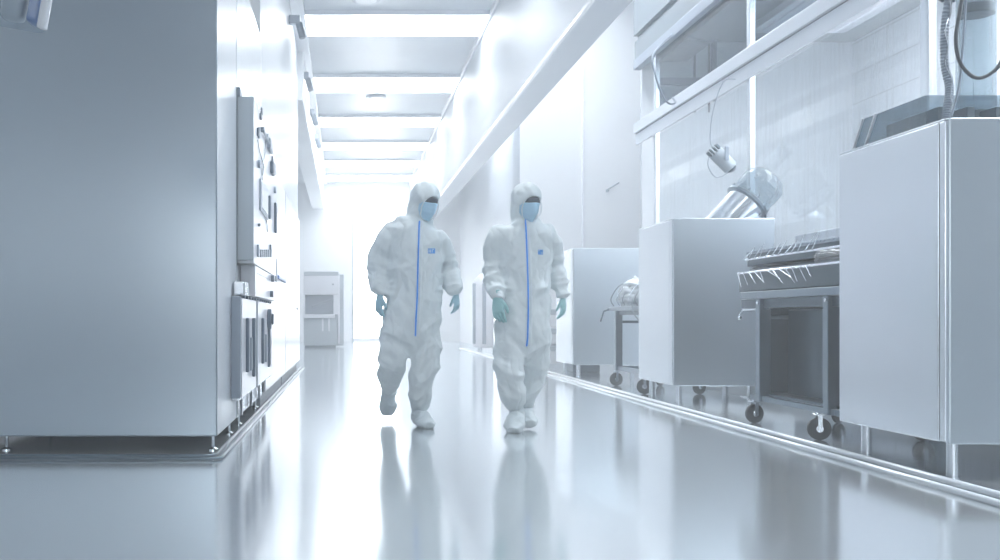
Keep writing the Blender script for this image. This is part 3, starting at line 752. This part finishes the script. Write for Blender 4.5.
# corrugated hose
path = smooth_path([(2.975, 4.95, 1.782), (2.99, 4.96, 1.86), (3.01, 4.98, 1.95), (3.0, 5.0, 2.05), (2.995, 5.0, 2.16), (3.0, 5.0, 2.27), (3.02, 5.0, 2.42), (3.1, 5.05, 2.8), (3.4, 5.2, 3.2), (4.0, 5.6, 3.38)], 14)
b = bmesh.new(); tube(b, path, [.021 if k % 2 else .0155 for k in range(len(path))], 14)
t = thing('corrugated_hose', (2.975, 4.95, 1.776), 'grey corrugated hose rising from the nearest cabinet corner', 'hose')
part('hose_tube', b, M['midpart'], t, 'auto')
b = bmesh.new()
for k in range(26):
    a = R(k * 50); p = Vector((3.005, 4.985, 2.38 + .004 * k)); 
    tube(b, [p + Vector((.03 * math.cos(a), .03 * math.sin(a), 0)), p + Vector((.045 * math.cos(a + .8), .045 * math.sin(a + .8), .02))], .008, 6)
part('cable_ties', b, M['darkpart'], t)
b = bmesh.new(); tube(b, [(x.x + .008 * math.sin(i * .3), x.y - .022, x.z) for i, x in enumerate(path[8:90])], .0035, 8)
part('wrapped_wire', b, M['chrome'], t, 'auto')
# black cable loop
lp = [at(969, -60, 5.02), at(965, -20, 5.0), at(960, 10, 4.98), at(956, 38, 4.97), at(959, 60, 4.97), at(968, 73, 4.97), at(978, 78, 4.97), at(990, 74, 4.97), at(1001, 62, 4.97), at(1012, 30, 4.97), at(1020, -40, 5.0), Vector((4.0, 5.4, 3.42))]
b = bmesh.new(); tube(b, smooth_path(lp, 10), .0095, 10)
tag(obj('cable_loop', b, M['cable'], smooth=True), 'black cable hanging in a loop at the upper right', 'cable')
lp = [at(968, -60, 5.06), at(966, 0, 5.04), at(963, 40, 5.03), at(961, 70, 5.03), at(957, 95, 5.03), at(951, 117, 5.02)]
b = bmesh.new(); tube(b, smooth_path(lp, 8), .006, 8)
tag(obj('thin_cable', b, M['midpart'], smooth=True), 'thin grey cable running down behind the corrugated hose', 'cable')
# clear column
t = thing('clear_column', (3.42, 5.42, 1.776), 'milky clear plastic cylinder column standing on the nearest cabinet', 'column')
b = bmesh.new(); tube(b, [(3.42, 5.42, z) for z in (1.778, 1.80, 3.7)], [.10, .095, .095], 32); part('column_shell', b, M['film'], t, 'auto')
for z in (1.86, 2.44):
    b = bmesh.new(); tube(b, [(3.42, 5.42, z + d) for d in (0, .005, .05, .055)], [.088, .092, .092, .088], 32); part('inner_band', b, M['fascia'], t, 'auto')
b = bmesh.new(); tube(b, [(3.42, 5.42, 3.7), (3.42, 5.42, 3.74)], [.12, .12], 32); tube(b, smooth_path([(3.42, 5.42, 3.74), (3.45, 5.42, 4.0), (3.7, 5.42, 4.2), (4.05, 5.42, 4.25)], 6), .06, 16); part('top_elbow', b, M['cartsteel'], t, 'auto')

# ---------------------------------------------------------------- clear lamp head, top left corner
t = thing('hanging_lamp_head', (-1.1, 3.1, 1.68), 'clear plastic hanging lamp head with white rim at the top left corner', 'lamp')
Ml = Matrix.Translation((-.966, 3.1, 1.722)) @ Matrix.Rotation(R(10), 4, 'Y')
b = bmesh.new(); box(b, -.30, .04, -.05, .05, -.03, .34, .028, M=Ml, seg=5); part('clear_shell', b, M['lampclear'], t, 'auto')
b = bmesh.new(); box(b, 0.030, .056, -.055, -.02, -.03, .34, .006, M=Ml, seg=3); part('rim', b, M['beam'], t, 'auto', 'white rim')
b = bmesh.new(); box(b, -.015, .018, -.035, .035, -.012, .30, .012, M=Ml, seg=3); part('blue_insert', b, M['bluepart'], t, 'auto', 'blue insert')
b = bmesh.new(); box(b, -.10, -.03, -.035, .035, -.012, .30, .02, M=Ml, seg=3); part('inner_reflector', b, M['greypanel'], t, 'auto')
b = bmesh.new(); tube(b, [Ml @ Vector((-.22, 0, z)) for z in (.0, .02, .30)], [.02, .035, .04], 20); part('bulb_tube', b, M['midpart'], t, 'auto')
b = bmesh.new(); ball(b, Ml @ Vector((-.152, -.045, .03)), .010); part('screw', b, M['chrome'], t, True)
b = bmesh.new(); tube(b, [Ml @ Vector((-.13, 0, .33)), Ml @ Vector((-.13, 0, .5)), Vector((-1.2, 3.1, 2.6)), Vector((-1.2, 3.1, 5.4))], .02, 12); part('hanger_pole', b, M['steel_side'], t, 'auto')

# ================================================================= people
def remesh(bm, voxel, smooth_it=6, name='r'):
    me = bpy.data.meshes.new(name); bmesh.ops.recalc_face_normals(bm, faces=bm.faces); bm.to_mesh(me); bm.free()
    o = bpy.data.objects.new(name, me); C.objects.link(o)
    m = o.modifiers.new('r', 'REMESH'); m.mode = 'VOXEL'; m.voxel_size = voxel; m.use_smooth_shade = True
    s = o.modifiers.new('s', 'SMOOTH'); s.factor = .5; s.iterations = smooth_it
    dg = bpy.context.evaluated_depsgraph_get(); dg.update()
    out = bpy.data.meshes.new_from_object(o.evaluated_get(dg))
    bpy.data.objects.remove(o); bpy.data.meshes.remove(me)
    return out

def limb(bm, pts, rads, side=(1, 0, 0), seg=18, n=4):
    """smooth tapered limb with rounded ends through pts"""
    P = smooth_path(pts, n); Rr = []
    rv = [Vector((*(r if isinstance(r, (tuple, list)) else (r, r)), 0)) for r in rads]
    for i, v in enumerate(smooth_path(rv, n)): Rr.append((max(v.x, .004), max(v.y, .004)))
    tube(bm, P, Rr, seg, True, side)

def hand(wrist, d, palm_n, thumb_side, size=1.0, curl=.35, seed=0):
    """glove mesh: palm, four unequal bent fingers, thumb from the side of the palm"""
    d = Vector(d).normalized(); n = Vector(palm_n); n = (n - d * n.dot(d)).normalized()
    s = d.cross(n).normalized()
    if s.dot(Vector(thumb_side)) < 0: s = -s
    w = Vector(wrist); k = size
    b = bmesh.new()
    M3 = Matrix((s, d, n)).transposed()
    tube(b, [w - d * .05 * k, w - d * .01 * k, w + d * .02 * k, w + d * .06 * k, w + d * .088 * k, w + d * .096 * k],
         [(.022 * k, .02 * k), (.026 * k, .021 * k), (.036 * k, .018 * k), (.043 * k, .017 * k), (.040 * k, .014 * k), (.03 * k, .008 * k)], 20, True, s)
    spec = [(.030, .072, 0.06), (.010, .080, .01), (-.011, .074, -.04), (-.031, .058, -.11)]   # offset, length, spread
    rg = random.Random(seed)
    for j, (off, L, sp) in enumerate(spec):
        c = curl * (1 + .25 * j) + rg.uniform(-.05, .05)
        p = w + d * .085 * k + s * off * k
        dirv = (d + s * sp).normalized(); pts = [p - dirv * .02 * k, p]; rad = [.0095 * k, .0102 * k]
        ang = 0
        for q, fr in enumerate((.45, .31, .24)):
            ang += c * (.7, 1.0, .7)[q]
            dv = (dirv * math.cos(ang) + n * math.sin(ang)).normalized()
            p = p + dv * L * k * fr; pts.append(p); rad.append((.0095, .0088, .0072)[q] * k)
        pts.append(p + dv * .006 * k); rad.append(.004 * k)
        tube(b, pts, rad, 12)
    # thumb leaves the side of the palm near its base
    p = w + d * .022 * k + s * .026 * k
    pts = [p]; rad = [.014 * k]
    for (a, c2, L, r) in ((.62, .35, .034, .0125), (.25, .45, .028, .0108), (.0, .55, .022, .0085)):
        dv = (d + s * a + n * c2).normalized(); p = p + dv * L * k; pts.append(p); rad.append(r * k)
    pts.append(p + dv * .006 * k); rad.append(.004 * k)
    tube(b, pts, rad, 12)
    return remesh(b, .0035, 4, 'glove')

def sstep(x, a, b):
    t = max(0, min(1, (x - a) / (b - a))); return t * t * (3 - 2 * t)

def folds(me, spec, seed):
    """cloth creases: layers of ridged stretched noise, stronger where the cloth bunches"""
    me.update()
    nor = [v.normal.copy() for v in me.vertices]
    for i, v in enumerate(me.vertices):
        p = v.co; tot = 0
        w = nvec(p * 3.1 + Vector((seed, 0, 0))) * .55
        r3 = noise.noise(p * 5 + Vector((seed, 2, 2)))
        for wt, amp, sc, rot in spec(p):
            if wt <= .001: continue
            c, s_ = math.cos(rot), math.sin(rot)
            q = Vector(((p.x * c + p.z * s_) * sc * .38, p.y * sc * .5, (-p.x * s_ + p.z * c) * sc)) + Vector((seed * 7.1, seed * 3.3, rot))
            r1 = 1 - abs(noise.noise(q + w)) * 2.6
            r2 = 1 - abs(noise.noise(q * 2.1 + Vector((5, 1, 2)) + w)) * 2.4
            tot += wt * amp * (r1 * .85 + r2 * .28 + r3 * .4 - .5)
        v.co = v.co + nor[i] * tot
    me.update()

def add_mesh(name, me, m, parent, label=None, smooth=True):
    for p in me.polygons: p.use_smooth = smooth
    o = link(name, me, m, parent)
    if label: o['label'] = label
    return o

def person(S):
    Z0 = S['d']
    sc = Z0 / F
    def P(px, py, dy=0.0): return at(px, py, Z0 + dy)
    def up(px, py, w, t):    # centre, half width in picture units, depth in metres
        return w * sc, t
    # ---- inner body (one continuous figure, slimmer than the suit)
    hc = P(*S['head'], S.get('head_dy', 0)); yaw, pitch, roll = S['look']
    HM = (Matrix.Rotation(yaw, 3, 'Z') @ Matrix.Rotation(roll, 3, 'Y') @ Matrix.Rotation(pitch, 3, 'X'))   # local -Y is forward
    fwd, rt, upv = HM @ Vector((0, -1, 0)), HM @ Vector((1, 0, 0)), HM @ Vector((0, 0, 1))
    def H(x, y, z): return hc + rt * x + fwd * y + upv * z
    b = bmesh.new()
    ball(b, H(0, -.012, .03), (.070, .088, .088), HM); ball(b, H(0, .008, -.045), (.055, .066, .062), HM)       # skull, jaw
    ball(b, H(0, .066, -.088), (.022, .016, .016), HM)                                                            # chin
    tube(b, [H(0, .074, .020), H(0, .090, -.012), H(0, .094, -.022), H(0, .078, -.030)], [.008, .011, .015, .010], 10)   # nose
    for sx in (-1, 1):
        ball(b, H(sx * .031, .071, .024), (.026, .009, .006), HM)          # brow
        ball(b, H(sx * .031, .067, .004), (.014, .011, .009), HM)          # eye
        ball(b, H(sx * .071, -.008, -.006), (.007, .018, .028), HM)        # ear
    ball(b, H(0, .078, -.055), (.022, .008, .006), HM)                      # lips
    limb(b, [H(0, -.03, -.05), P(*S['neck']) + Vector((0, .02, 0)), P(S['chest'][0], S['chest'][1] - 12)], [.05, .052, .06])
    T = S['torso']
    limb(b, [P(c, y) for (y, c, w, t) in T], [(w * sc * .68, t * .64) for (y, c, w, t) in T])
    for L in S['arms']:
        limb(b, [P(*q) for q in L['pts']], [r * .45 for r in L['rad']])
    for L in S['legs']:
        limb(b, [P(*q) for q in L['pts']], [r * .58 for r in L['rad']])
        a = P(*L['ankle']); tt = P(*L['toe']); dd = tt - a
        tube(b, [P(*L['pts'][-1]), a, a + dd * .3, a + dd * .55, a + dd * .7], [.026, .024, .022, .016, .008], 14)
    me = remesh(b, .011, 4, 'person')
    foot_z = 0.0
    org = Vector((P(*S['chest']).x, Z0, 0.0))
    for p in me.polygons: p.use_smooth = True
    body = link('person', me, M['skin'], None, org)
    tag(body, S['label'], 'person')
    # ---- coverall with hood
    b = bmesh.new()
    limb(b, [P(c, y) for (y, c, w, t) in T], [(w * sc, t) for (y, c, w, t) in T], seg=28)
    for L in S['arms']: limb(b, [P(*q) for q in L['pts']], L['rad'], seg=20)
    for L in S['legs']: limb(b, [P(*q) for q in L['pts']], L['rad'], seg=22)
    # shoulders
    for (px, py, dy, r) in S['shoulders']: ball(b, P(px, py, dy), r)
    # hood
    ball(b, H(0, -.008, .030), (.102, .124, .116), HM, 28, 18)
    ball(b, H(0, -.012, -.055), (.092, .104, .112), HM, 28, 18)
    limb(b, [H(0, -.035, -.02), H(0, -.04, -.11), P(*S['neck']) + Vector((0, .03, 0)), P(S['chest'][0], S['chest'][1] - 10)], [(.088, .088), (.088, .085), (.098, .09), (.12, .09)], seg=24)
    me = remesh(b, .0085, 7, 'coverall')
    # face opening: sink the cloth inside the opening so the face stands in it
    opn = 0
    for v in me.vertices:
        l = v.co - hc; x, y, z = l.dot(rt), l.dot(fwd), l.dot(upv)
        if y > .03 and z > -.16:
            e = math.sqrt((x / .080) ** 2 + ((z + .042) / .095) ** 2)
            if e < 1.0:
                k = min(1, (1 - e) * 5.0); v.co = v.co - fwd * (max(0, y - .035) * k)
    def spec(co):
        l = co - hc; hd = 1 - sstep(l.length, .13, .20)
        out = []
        if hd > 0: out.append((hd, .005 if l.dot(fwd) < .06 else .0015, 15, .9))
        rest = 1 - hd; bn = 0
        for a in S['arms']:
            for q in a['bunch']:
                k = 1 - sstep((co - P(*q)).length, .09, .16)
                if k > bn: bn = k; ba = a
        if bn > 0: out.append((rest * bn, .020, 11, .25 * ba['s']))
        rest *= 1 - bn; z = co.z
        lo = 1 - sstep(z, .50, .74); hi = sstep(z, .85, 1.08); mid = 1 - lo - hi
        rs = sstep(co.x - org.x, -.05, .05)
        for wt, amp, sc, rot in ((lo, .021, 8.5, .5), (mid, .020, 6, .7), (hi, .019, 4.8, .9)):
            out.append((rest * wt * rs, amp, sc, rot)); out.append((rest * wt * (1 - rs), amp, sc, -rot))
        return out
    folds(me, spec, S['seed'])
    suit = add_mesh('coverall', me, M['suit'], body, 'white hooded protective coverall with creases')
    bvh = BVHTree.FromPolygons([tuple(v.co + world_loc(body)) for v in me.vertices], [tuple(p.vertices) for p in me.polygons])
    cam = Vector((0, 0, CAMH))
    def hit(px, py):
        d = at(px, py, 1.0) - cam
        r = bvh.ray_cast(cam, d.normalized())
        return r[0], r[1]
    # elastic bands at cuffs and ankles
    # ---- zip
    zp = []
    Zp = S['zip']
    zs = smooth_path([Vector((x, y, 0)) for x, y in Zp], 12)
    b = bmesh.new(); prev = None
    for q in zs:
        h, n = hit(q.x, q.y)
        if h is None: continue
        if zp: h = h * .5 + Vector((h.x, zp[-1].y, h.z)) * .5 if abs(h.y - zp[-1].y) < .08 else Vector((h.x, zp[-1].y, h.z))
        zp.append(h)
    tube(b, [h + Vector((0, -.004, 0)) for h in zp], [(.0058, .007)] * len(zp), 8, True, (1, 0, 0))
    part('zip', b, M['zip'], suit, 'auto', 'bright blue front zip')
    b = bmesh.new()
    tube(b, [h + Vector((.018, -.001, 0)) for h in zp], [(.014, .006)] * len(zp), 8, True, (1, 0, 0))
    part('zip_flap', b, M['suit'], suit, 'auto')
    # ---- chest patch
    (px0, px1, py0, py1) = S['patch']
    def cloth_quad(pxa, pxb, pya, pyb, th, nx=6, ny=5, off=.002):
        b = bmesh.new(); g = []
        for j in range(ny + 1):
            row = []
            for i in range(nx + 1):
                h, n = hit(pxa + (pxb - pxa) * i / nx, pya + (pyb - pya) * j / ny)
                row.append(h)
            g.append(row)
        avg = sum(h.y for r in g for h in r) / ((nx + 1) * (ny + 1))
        f = [[b.verts.new(Vector((h.x, h.y * .6 + avg * .4 - off - th, h.z))) for h in r] for r in g]
        k = [[b.verts.new(Vector((h.x, h.y * .6 + avg * .4 + .004, h.z))) for h in r] for r in g]
        for j in range(ny):
            for i in range(nx):
                b.faces.new((f[j][i], f[j][i + 1], f[j + 1][i + 1], f[j + 1][i])); b.faces.new((k[j][i], k[j + 1][i], k[j + 1][i + 1], k[j][i + 1]))
        for i in range(nx):
            b.faces.new((f[0][i], k[0][i], k[0][i + 1], f[0][i + 1])); b.faces.new((f[ny][i], f[ny][i + 1], k[ny][i + 1], k[ny][i]))
        for j in range(ny):
            b.faces.new((f[j][0], f[j + 1][0], k[j + 1][0], k[j][0])); b.faces.new((f[j][nx], k[j][nx], k[j + 1][nx], f[j + 1][nx]))
        return b
    pt = part('chest_patch', cloth_quad(px0, px1, py0, py1, .004), M['patch'], suit, label='small blue chest patch')
    w, h = px1 - px0, py1 - py0
    bb = bmesh.new()
    for (a, c, e, g) in S['marks']:
        merge(bb, cloth_quad(px0 + w * a, px0 + w * c, py0 + h * e, py0 + h * g, .006, 1, 1))
    part('patch_mark', bb, M['patchmark'], pt)
    # ---- mask
    b = bmesh.new(); NU, NV = 20, 16; grid = []
    for j in range(NV + 1):
        v = j / NV; z = .000 - .118 * v
        wmax = .080 * (1 - .12 * v - .50 * max(0, v - .55) ** 1.2 * 2)
        row = []
        for i in range(NU + 1):
            u = -1 + 2 * i / NU
            x = wmax * u
            y = .118 - .074 * abs(u) ** 2.2 - .028 * max(0, v - .5) * 1.6 + .014 * math.exp(-(u * 2.4) ** 2) * math.exp(-((v - .28) * 3) ** 2)
            y += .0022 * math.sin(v * 26) * (1 - u * u)
            row.append(b.verts.new(H(x, y, z + .010 * (1 - abs(u)) * (1 - v) - .012 * (1 - u * u) * v)))
        grid.append(row)
    for j in range(NV):
        for i in range(NU): b.faces.new((grid[j][i], grid[j][i + 1], grid[j + 1][i + 1], grid[j + 1][i]))
    mk = obj('face_mask', b, M['mask'], body, True); mk['label'] = 'light blue face mask'
    sm = mk.modifiers.new('t', 'SOLIDIFY'); sm.thickness = .004; sm.offset = 0
    for sx in (-1, 1):
        b = bmesh.new(); tube(b, smooth_path([H(sx * .066, .058, -.005), H(sx * .070, .035, .0), H(sx * .074, .01, -.01)], 4), .0025, 6)
        part('ear_loop', b, M['mask'], mk, 'auto')
    # ---- dark strip: the hood's shade over the eyes, put into colour
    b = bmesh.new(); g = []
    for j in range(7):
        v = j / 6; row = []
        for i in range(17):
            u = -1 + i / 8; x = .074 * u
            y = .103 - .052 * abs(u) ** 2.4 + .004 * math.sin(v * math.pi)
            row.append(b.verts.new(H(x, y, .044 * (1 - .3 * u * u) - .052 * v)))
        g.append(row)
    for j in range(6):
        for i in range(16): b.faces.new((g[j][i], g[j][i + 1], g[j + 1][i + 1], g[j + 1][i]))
    gg = obj('eye_shade_strip', b, M['eye_shade'], body, True); gg['label'] = 'dark eye strip between hood and mask'
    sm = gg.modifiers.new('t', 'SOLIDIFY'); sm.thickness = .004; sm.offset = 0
    # ---- hood elastic rim round the face
    b = bmesh.new(); ring = []
    for k in range(41):
        a = 2 * math.pi * k / 40
        x, z = .080 * math.cos(a), -.042 + .093 * math.sin(a)
        y = .100 - .30 * abs(x) ** 1.35 * 1.9 + (-.016 if z > .02 else 0) * (z - .02) / .02 - max(0, -z - .07) * .45
        ring.append(H(x, y, z))
    tube(b, ring, [(.0045, .0045) if k % 2 else (.0035, .0035) for k in range(41)], 10)
    part('hood_rim', b, M['suit'], suit, 'auto')
    # ---- gloves, shoe covers
    for L in S['arms']:
        g = L['glove']
        me = hand(P(*g['wrist']), g['dir'], g['n'], g['thumb'], g.get('size', 1.0), g.get('curl', .35), S['seed'] + int(g['wrist'][0]))
        add_mesh('glove', me, M[S['glove']], body, S['glove_label'])
    for L in S['legs']:
        a = P(*L['ankle']); tt = P(*L['toe']); top = P(*L['pts'][-1])
        heel = Vector(L['heel']) if 'heel' in L else None
        b = bmesh.new(); dd = tt - a
        s_ = dd.cross(top - a).normalized()
        limb(b, [top + (top - a).normalized() * .02, a * .5 + top * .5, a], [.054, .054, .060], s_)
        hl = a + (a - top).normalized() * .030 - dd.normalized() * .015
        ball(b, hl, .056)
        dn = dd.normalized(); low = L['low']
        limb(b, [hl, a + dd * .33 + low * .5, a + dd * .68 + low, tt + low], [(.056, .050), (.064, .056), (.070, .044), (.046, .028)], s_)
        me = remesh(b, .006, 6, 'shoe_cover')
        if L.get('flat'):
            for v in me.vertices:
                if v.co.z < .012: v.co.z = max(v.co.z * .3, .001)
        def sspec(co): return [(1, .010, 14, .4)]
        folds(me, sspec, S['seed'] + 3)
        if L.get('flat'):
            for v in me.vertices: v.co.z = max(v.co.z, .001)
        add_mesh('shoe_cover', me, M['cover'], body)
    return body

# ---- left person
P1 = dict(
    d=7.35, seed=1, head=(424.5, 201), look=(R(36), R(17), R(4)), neck=(421, 219), chest=(416, 236), head_dy=-.03,
    label='person in white hooded coverall on the left, mid-stride, looking down to the right',
    torso=[(221, 420, 13, .09), (226, 418, 23, .11), (234, 417, 28, .13), (250, 416, 28, .14), (272, 415, 27, .145), (295, 414, 28, .15), (316, 412, 29.5, .155), (334, 411, 30, .15), (346, 411, 26, .12), (354, 411, 15, .08), (358, 411, 6, .03)],
    shoulders=[(392, 233, .02, .075), (436, 241, .0, .070)],
    arms=[dict(s=-1, pts=[(396, 232, .02), (387, 240, .02), (381, 256, .05), (379, 272, .07), (379, 284, .02), (381, 293, -.03), (381, 297, -.04)], rad=[.075, .082, .088, .088, .078, .050, .040],
               bunch=[(380, 290, -.03), (379, 274, .06)], glove=dict(wrist=(380, 296, -.04), dir=(-.10, -.1, -1), n=(.75, .55, 0), thumb=(-.2, -1, 0), curl=.34, size=1.0)),
          dict(s=1, pts=[(435, 237, .0), (441, 244, .02), (446, 258, .06), (449, 272, .08), (452, 283, .04), (455, 291, .0), (456, 295, 0)], rad=[.072, .078, .076, .074, .068, .052, .036],
               bunch=[(454, 289, 0), (449, 274, .07)], glove=dict(wrist=(456, 294, 0), dir=(.06, -.1, -1), n=(-.8, .5, 0), thumb=(-.2, -1, 0), curl=.34, size=.95))],
    legs=[dict(pts=[(397, 330, .02), (395, 345, .0), (392, 358, -.02), (390.5, 371, .04), (390, 381, .20), (389.5, 389, .36)], rad=[.125, .118, .108, .095, .078, .052],
               ankle=(389, 393, .43), toe=(387.5, 413, .50), low=Vector((0, -.012, -.01))),
          dict(pts=[(426, 330, .0), (427, 348, -.02), (425, 366, -.05), (421, 384, -.03), (420, 398, .0), (419, 408, .02)], rad=[.118, .112, .102, .088, .078, .056],
               ankle=(419, 414, .02), toe=(429, 423, -.17), low=Vector((0, 0, -.02)), flat=True)],
    zip=[(419.5, 221), (419, 228), (418.5, 245), (418, 262), (417.5, 280), (417, 300), (416, 318), (415.3, 336)],
    patch=(428, 435, 248.5, 253.5), marks=[(.08, .2, .2, .85), (.3, .42, .2, .85), (.2, .3, .45, .6), (.55, .65, .2, .8), (.8, .9, .25, .75), (.6, .85, .15, .28)],
    glove='glove_b', glove_label='pale blue rubber glove')
person(P1)
# ---- right person
P2 = dict(
    d=7.15, seed=2, head=(526.3, 202), look=(R(22), R(12), R(0)), neck=(524, 219), chest=(526, 236), head_dy=-.03,
    label='person in white hooded coverall on the right, walking with feet close together',
    torso=[(221, 524, 13, .09), (226, 524, 22, .11), (234, 524, 28, .13), (250, 525, 27.5, .14), (272, 525, 26, .145), (295, 525, 26, .15), (316, 523, 27, .155), (334, 522, 28, .155), (350, 521, 26, .13), (360, 521, 17, .09), (366, 521, 6, .03)],
    shoulders=[(501, 233, .02, .078), (547, 235, .0, .078)],
    arms=[dict(s=-1, pts=[(504, 232, .02), (497, 240, .02), (494, 256, .04), (493, 272, .04), (495, 285, -.04), (498, 295, -.12), (498, 299, -.14)], rad=[.072, .080, .080, .076, .070, .052, .040],
               bunch=[(497, 292, -.1), (494, 274, .04)], glove=dict(wrist=(497.5, 298, -.14), dir=(.05, -.12, -1), n=(.55, .75, 0), thumb=(.3, -1, 0), curl=.30, size=1.12)),
          dict(s=1, pts=[(545, 234, .0), (551, 242, .02), (554, 256, .06), (557, 272, .08), (560, 285, .04), (563, 295, .0), (563, 299, 0)], rad=[.070, .076, .074, .070, .064, .050, .038],
               bunch=[(562, 292, 0), (557, 274, .07)], glove=dict(wrist=(563, 298, 0), dir=(.0, -.1, -1), n=(-.8, .5, 0), thumb=(-.3, -1, 0), curl=.32, size=.98))],
    legs=[dict(pts=[(510, 330, .0), (509, 348, -.03), (508.5, 366, -.08), (510, 384, -.08), (515, 398, -.05), (517, 408, -.03)], rad=[.120, .114, .108, .100, .088, .058],
               ankle=(516.5, 415, -.03), toe=(513, 429, -.22), low=Vector((0, 0, -.015)), flat=True),
          dict(pts=[(535, 330, .02), (535, 348, .04), (534, 366, .08), (530, 384, .12), (526, 398, .18), (525, 406, .20)], rad=[.116, .110, .098, .088, .078, .056],
               ankle=(525.5, 411, .20), toe=(529.5, 421, .03), low=Vector((0, 0, -.02)), flat=True)],
    zip=[(525.3, 220), (526, 230), (526.6, 245), (527.2, 262), (527.8, 280), (528.2, 300), (528, 318), (527.5, 336), (526.5, 346)],
    patch=(538, 542.8, 249.8, 254.6), marks=[(.1, .3, .1, .3), (.55, .95, .6, .75)],
    glove='glove', glove_label='pale teal rubber glove')
person(P2)

# ---------------------------------------------------------------- lights
def area(name, loc, rot, sx, sy, e, col=(.90, .95, 1)):
    l = bpy.data.lights.new(name, 'AREA'); l.shape = 'RECTANGLE'; l.size = sx; l.size_y = sy; l.energy = e; l.color = col
    o = bpy.data.objects.new(name, l); C.objects.link(o); o.location = loc; o.rotation_euler = rot
    return o
# unseen overhead lights added to brighten the near aisle and the figures
for y in (11.2, 7.4, 3.6):
    t = thing('ceiling_light', (.8, y, 5.3), 'added unseen ceiling light overhead, nearer than those in the picture', 'ceiling light', 'added ceiling lights nearer than the picture')
    part('diffuser', bx(-.60, 2.16, y - .5, y + .5, 5.345, 5.40), M['light'], t)
for y in (3.5, 8.0, 12.5, 15.5, 20.0, 25.0):  # lights added to brighten the right side, kept unseen behind the bulkhead
    t = thing('ceiling_light', (3.3, y, 6.3), 'added fill light above the right machine row, hidden by the bulkhead', 'ceiling light', 'added fill lights over the right machine row')
    part('diffuser', bx(2.7, 3.95, y - 1, y + 1, 6.345, 6.40), M['light2'] if y < 10 else M['light3'], t)

struct('fill_panel_rear', bx(-2.8, 4.5, YB, YB + .03, 1.3, 3.4), M['rear_fill'])  # unseen glowing panel added behind the camera for frontal fill and steel gradient
# world: thin bright haze in the air
w = bpy.data.worlds.new('world'); bpy.context.scene.world = w; w.use_nodes = True
nt = w.node_tree; nt.nodes['Background'].inputs[0].default_value = (.75, .85, .95, 1); nt.nodes['Background'].inputs[1].default_value = .2
vs = nt.nodes.new('ShaderNodeVolumeScatter'); vs.inputs['Color'].default_value = (.93, .96, 1, 1); vs.inputs['Density'].default_value = .019; vs.inputs['Anisotropy'].default_value = .3
nt.links.new(vs.outputs[0], nt.nodes['World Output'].inputs['Volume'])

# ---------------------------------------------------------------- camera
cd = bpy.data.cameras.new('camera'); cam = bpy.data.objects.new('camera', cd); C.objects.link(cam)
cam.location = (0, 0, CAMH); cam.rotation_euler = (R(90), 0, 0)
cd.sensor_width = 36; cd.lens = 36; cd.shift_x = (500 - VX) / 1000; cd.shift_y = (VY - 280) / 1000; cd.clip_start = .05
sc_ = bpy.context.scene; sc_.camera = cam
sc_.view_settings.view_transform = 'Standard'; sc_.view_settings.look = 'None'; sc_.view_settings.gamma = 1; sc_.view_settings.use_curve_mapping = False
sc_.view_settings.exposure = 0.6
sc_.cycles.use_denoising = True
sc_.cycles.max_bounces = 10; sc_.cycles.transparent_max_bounces = 16; sc_.cycles.volume_bounces = 1
sc_.cycles.sample_clamp_indirect = 8
sc_.cycles.caustics_reflective = False; sc_.cycles.caustics_refractive = False
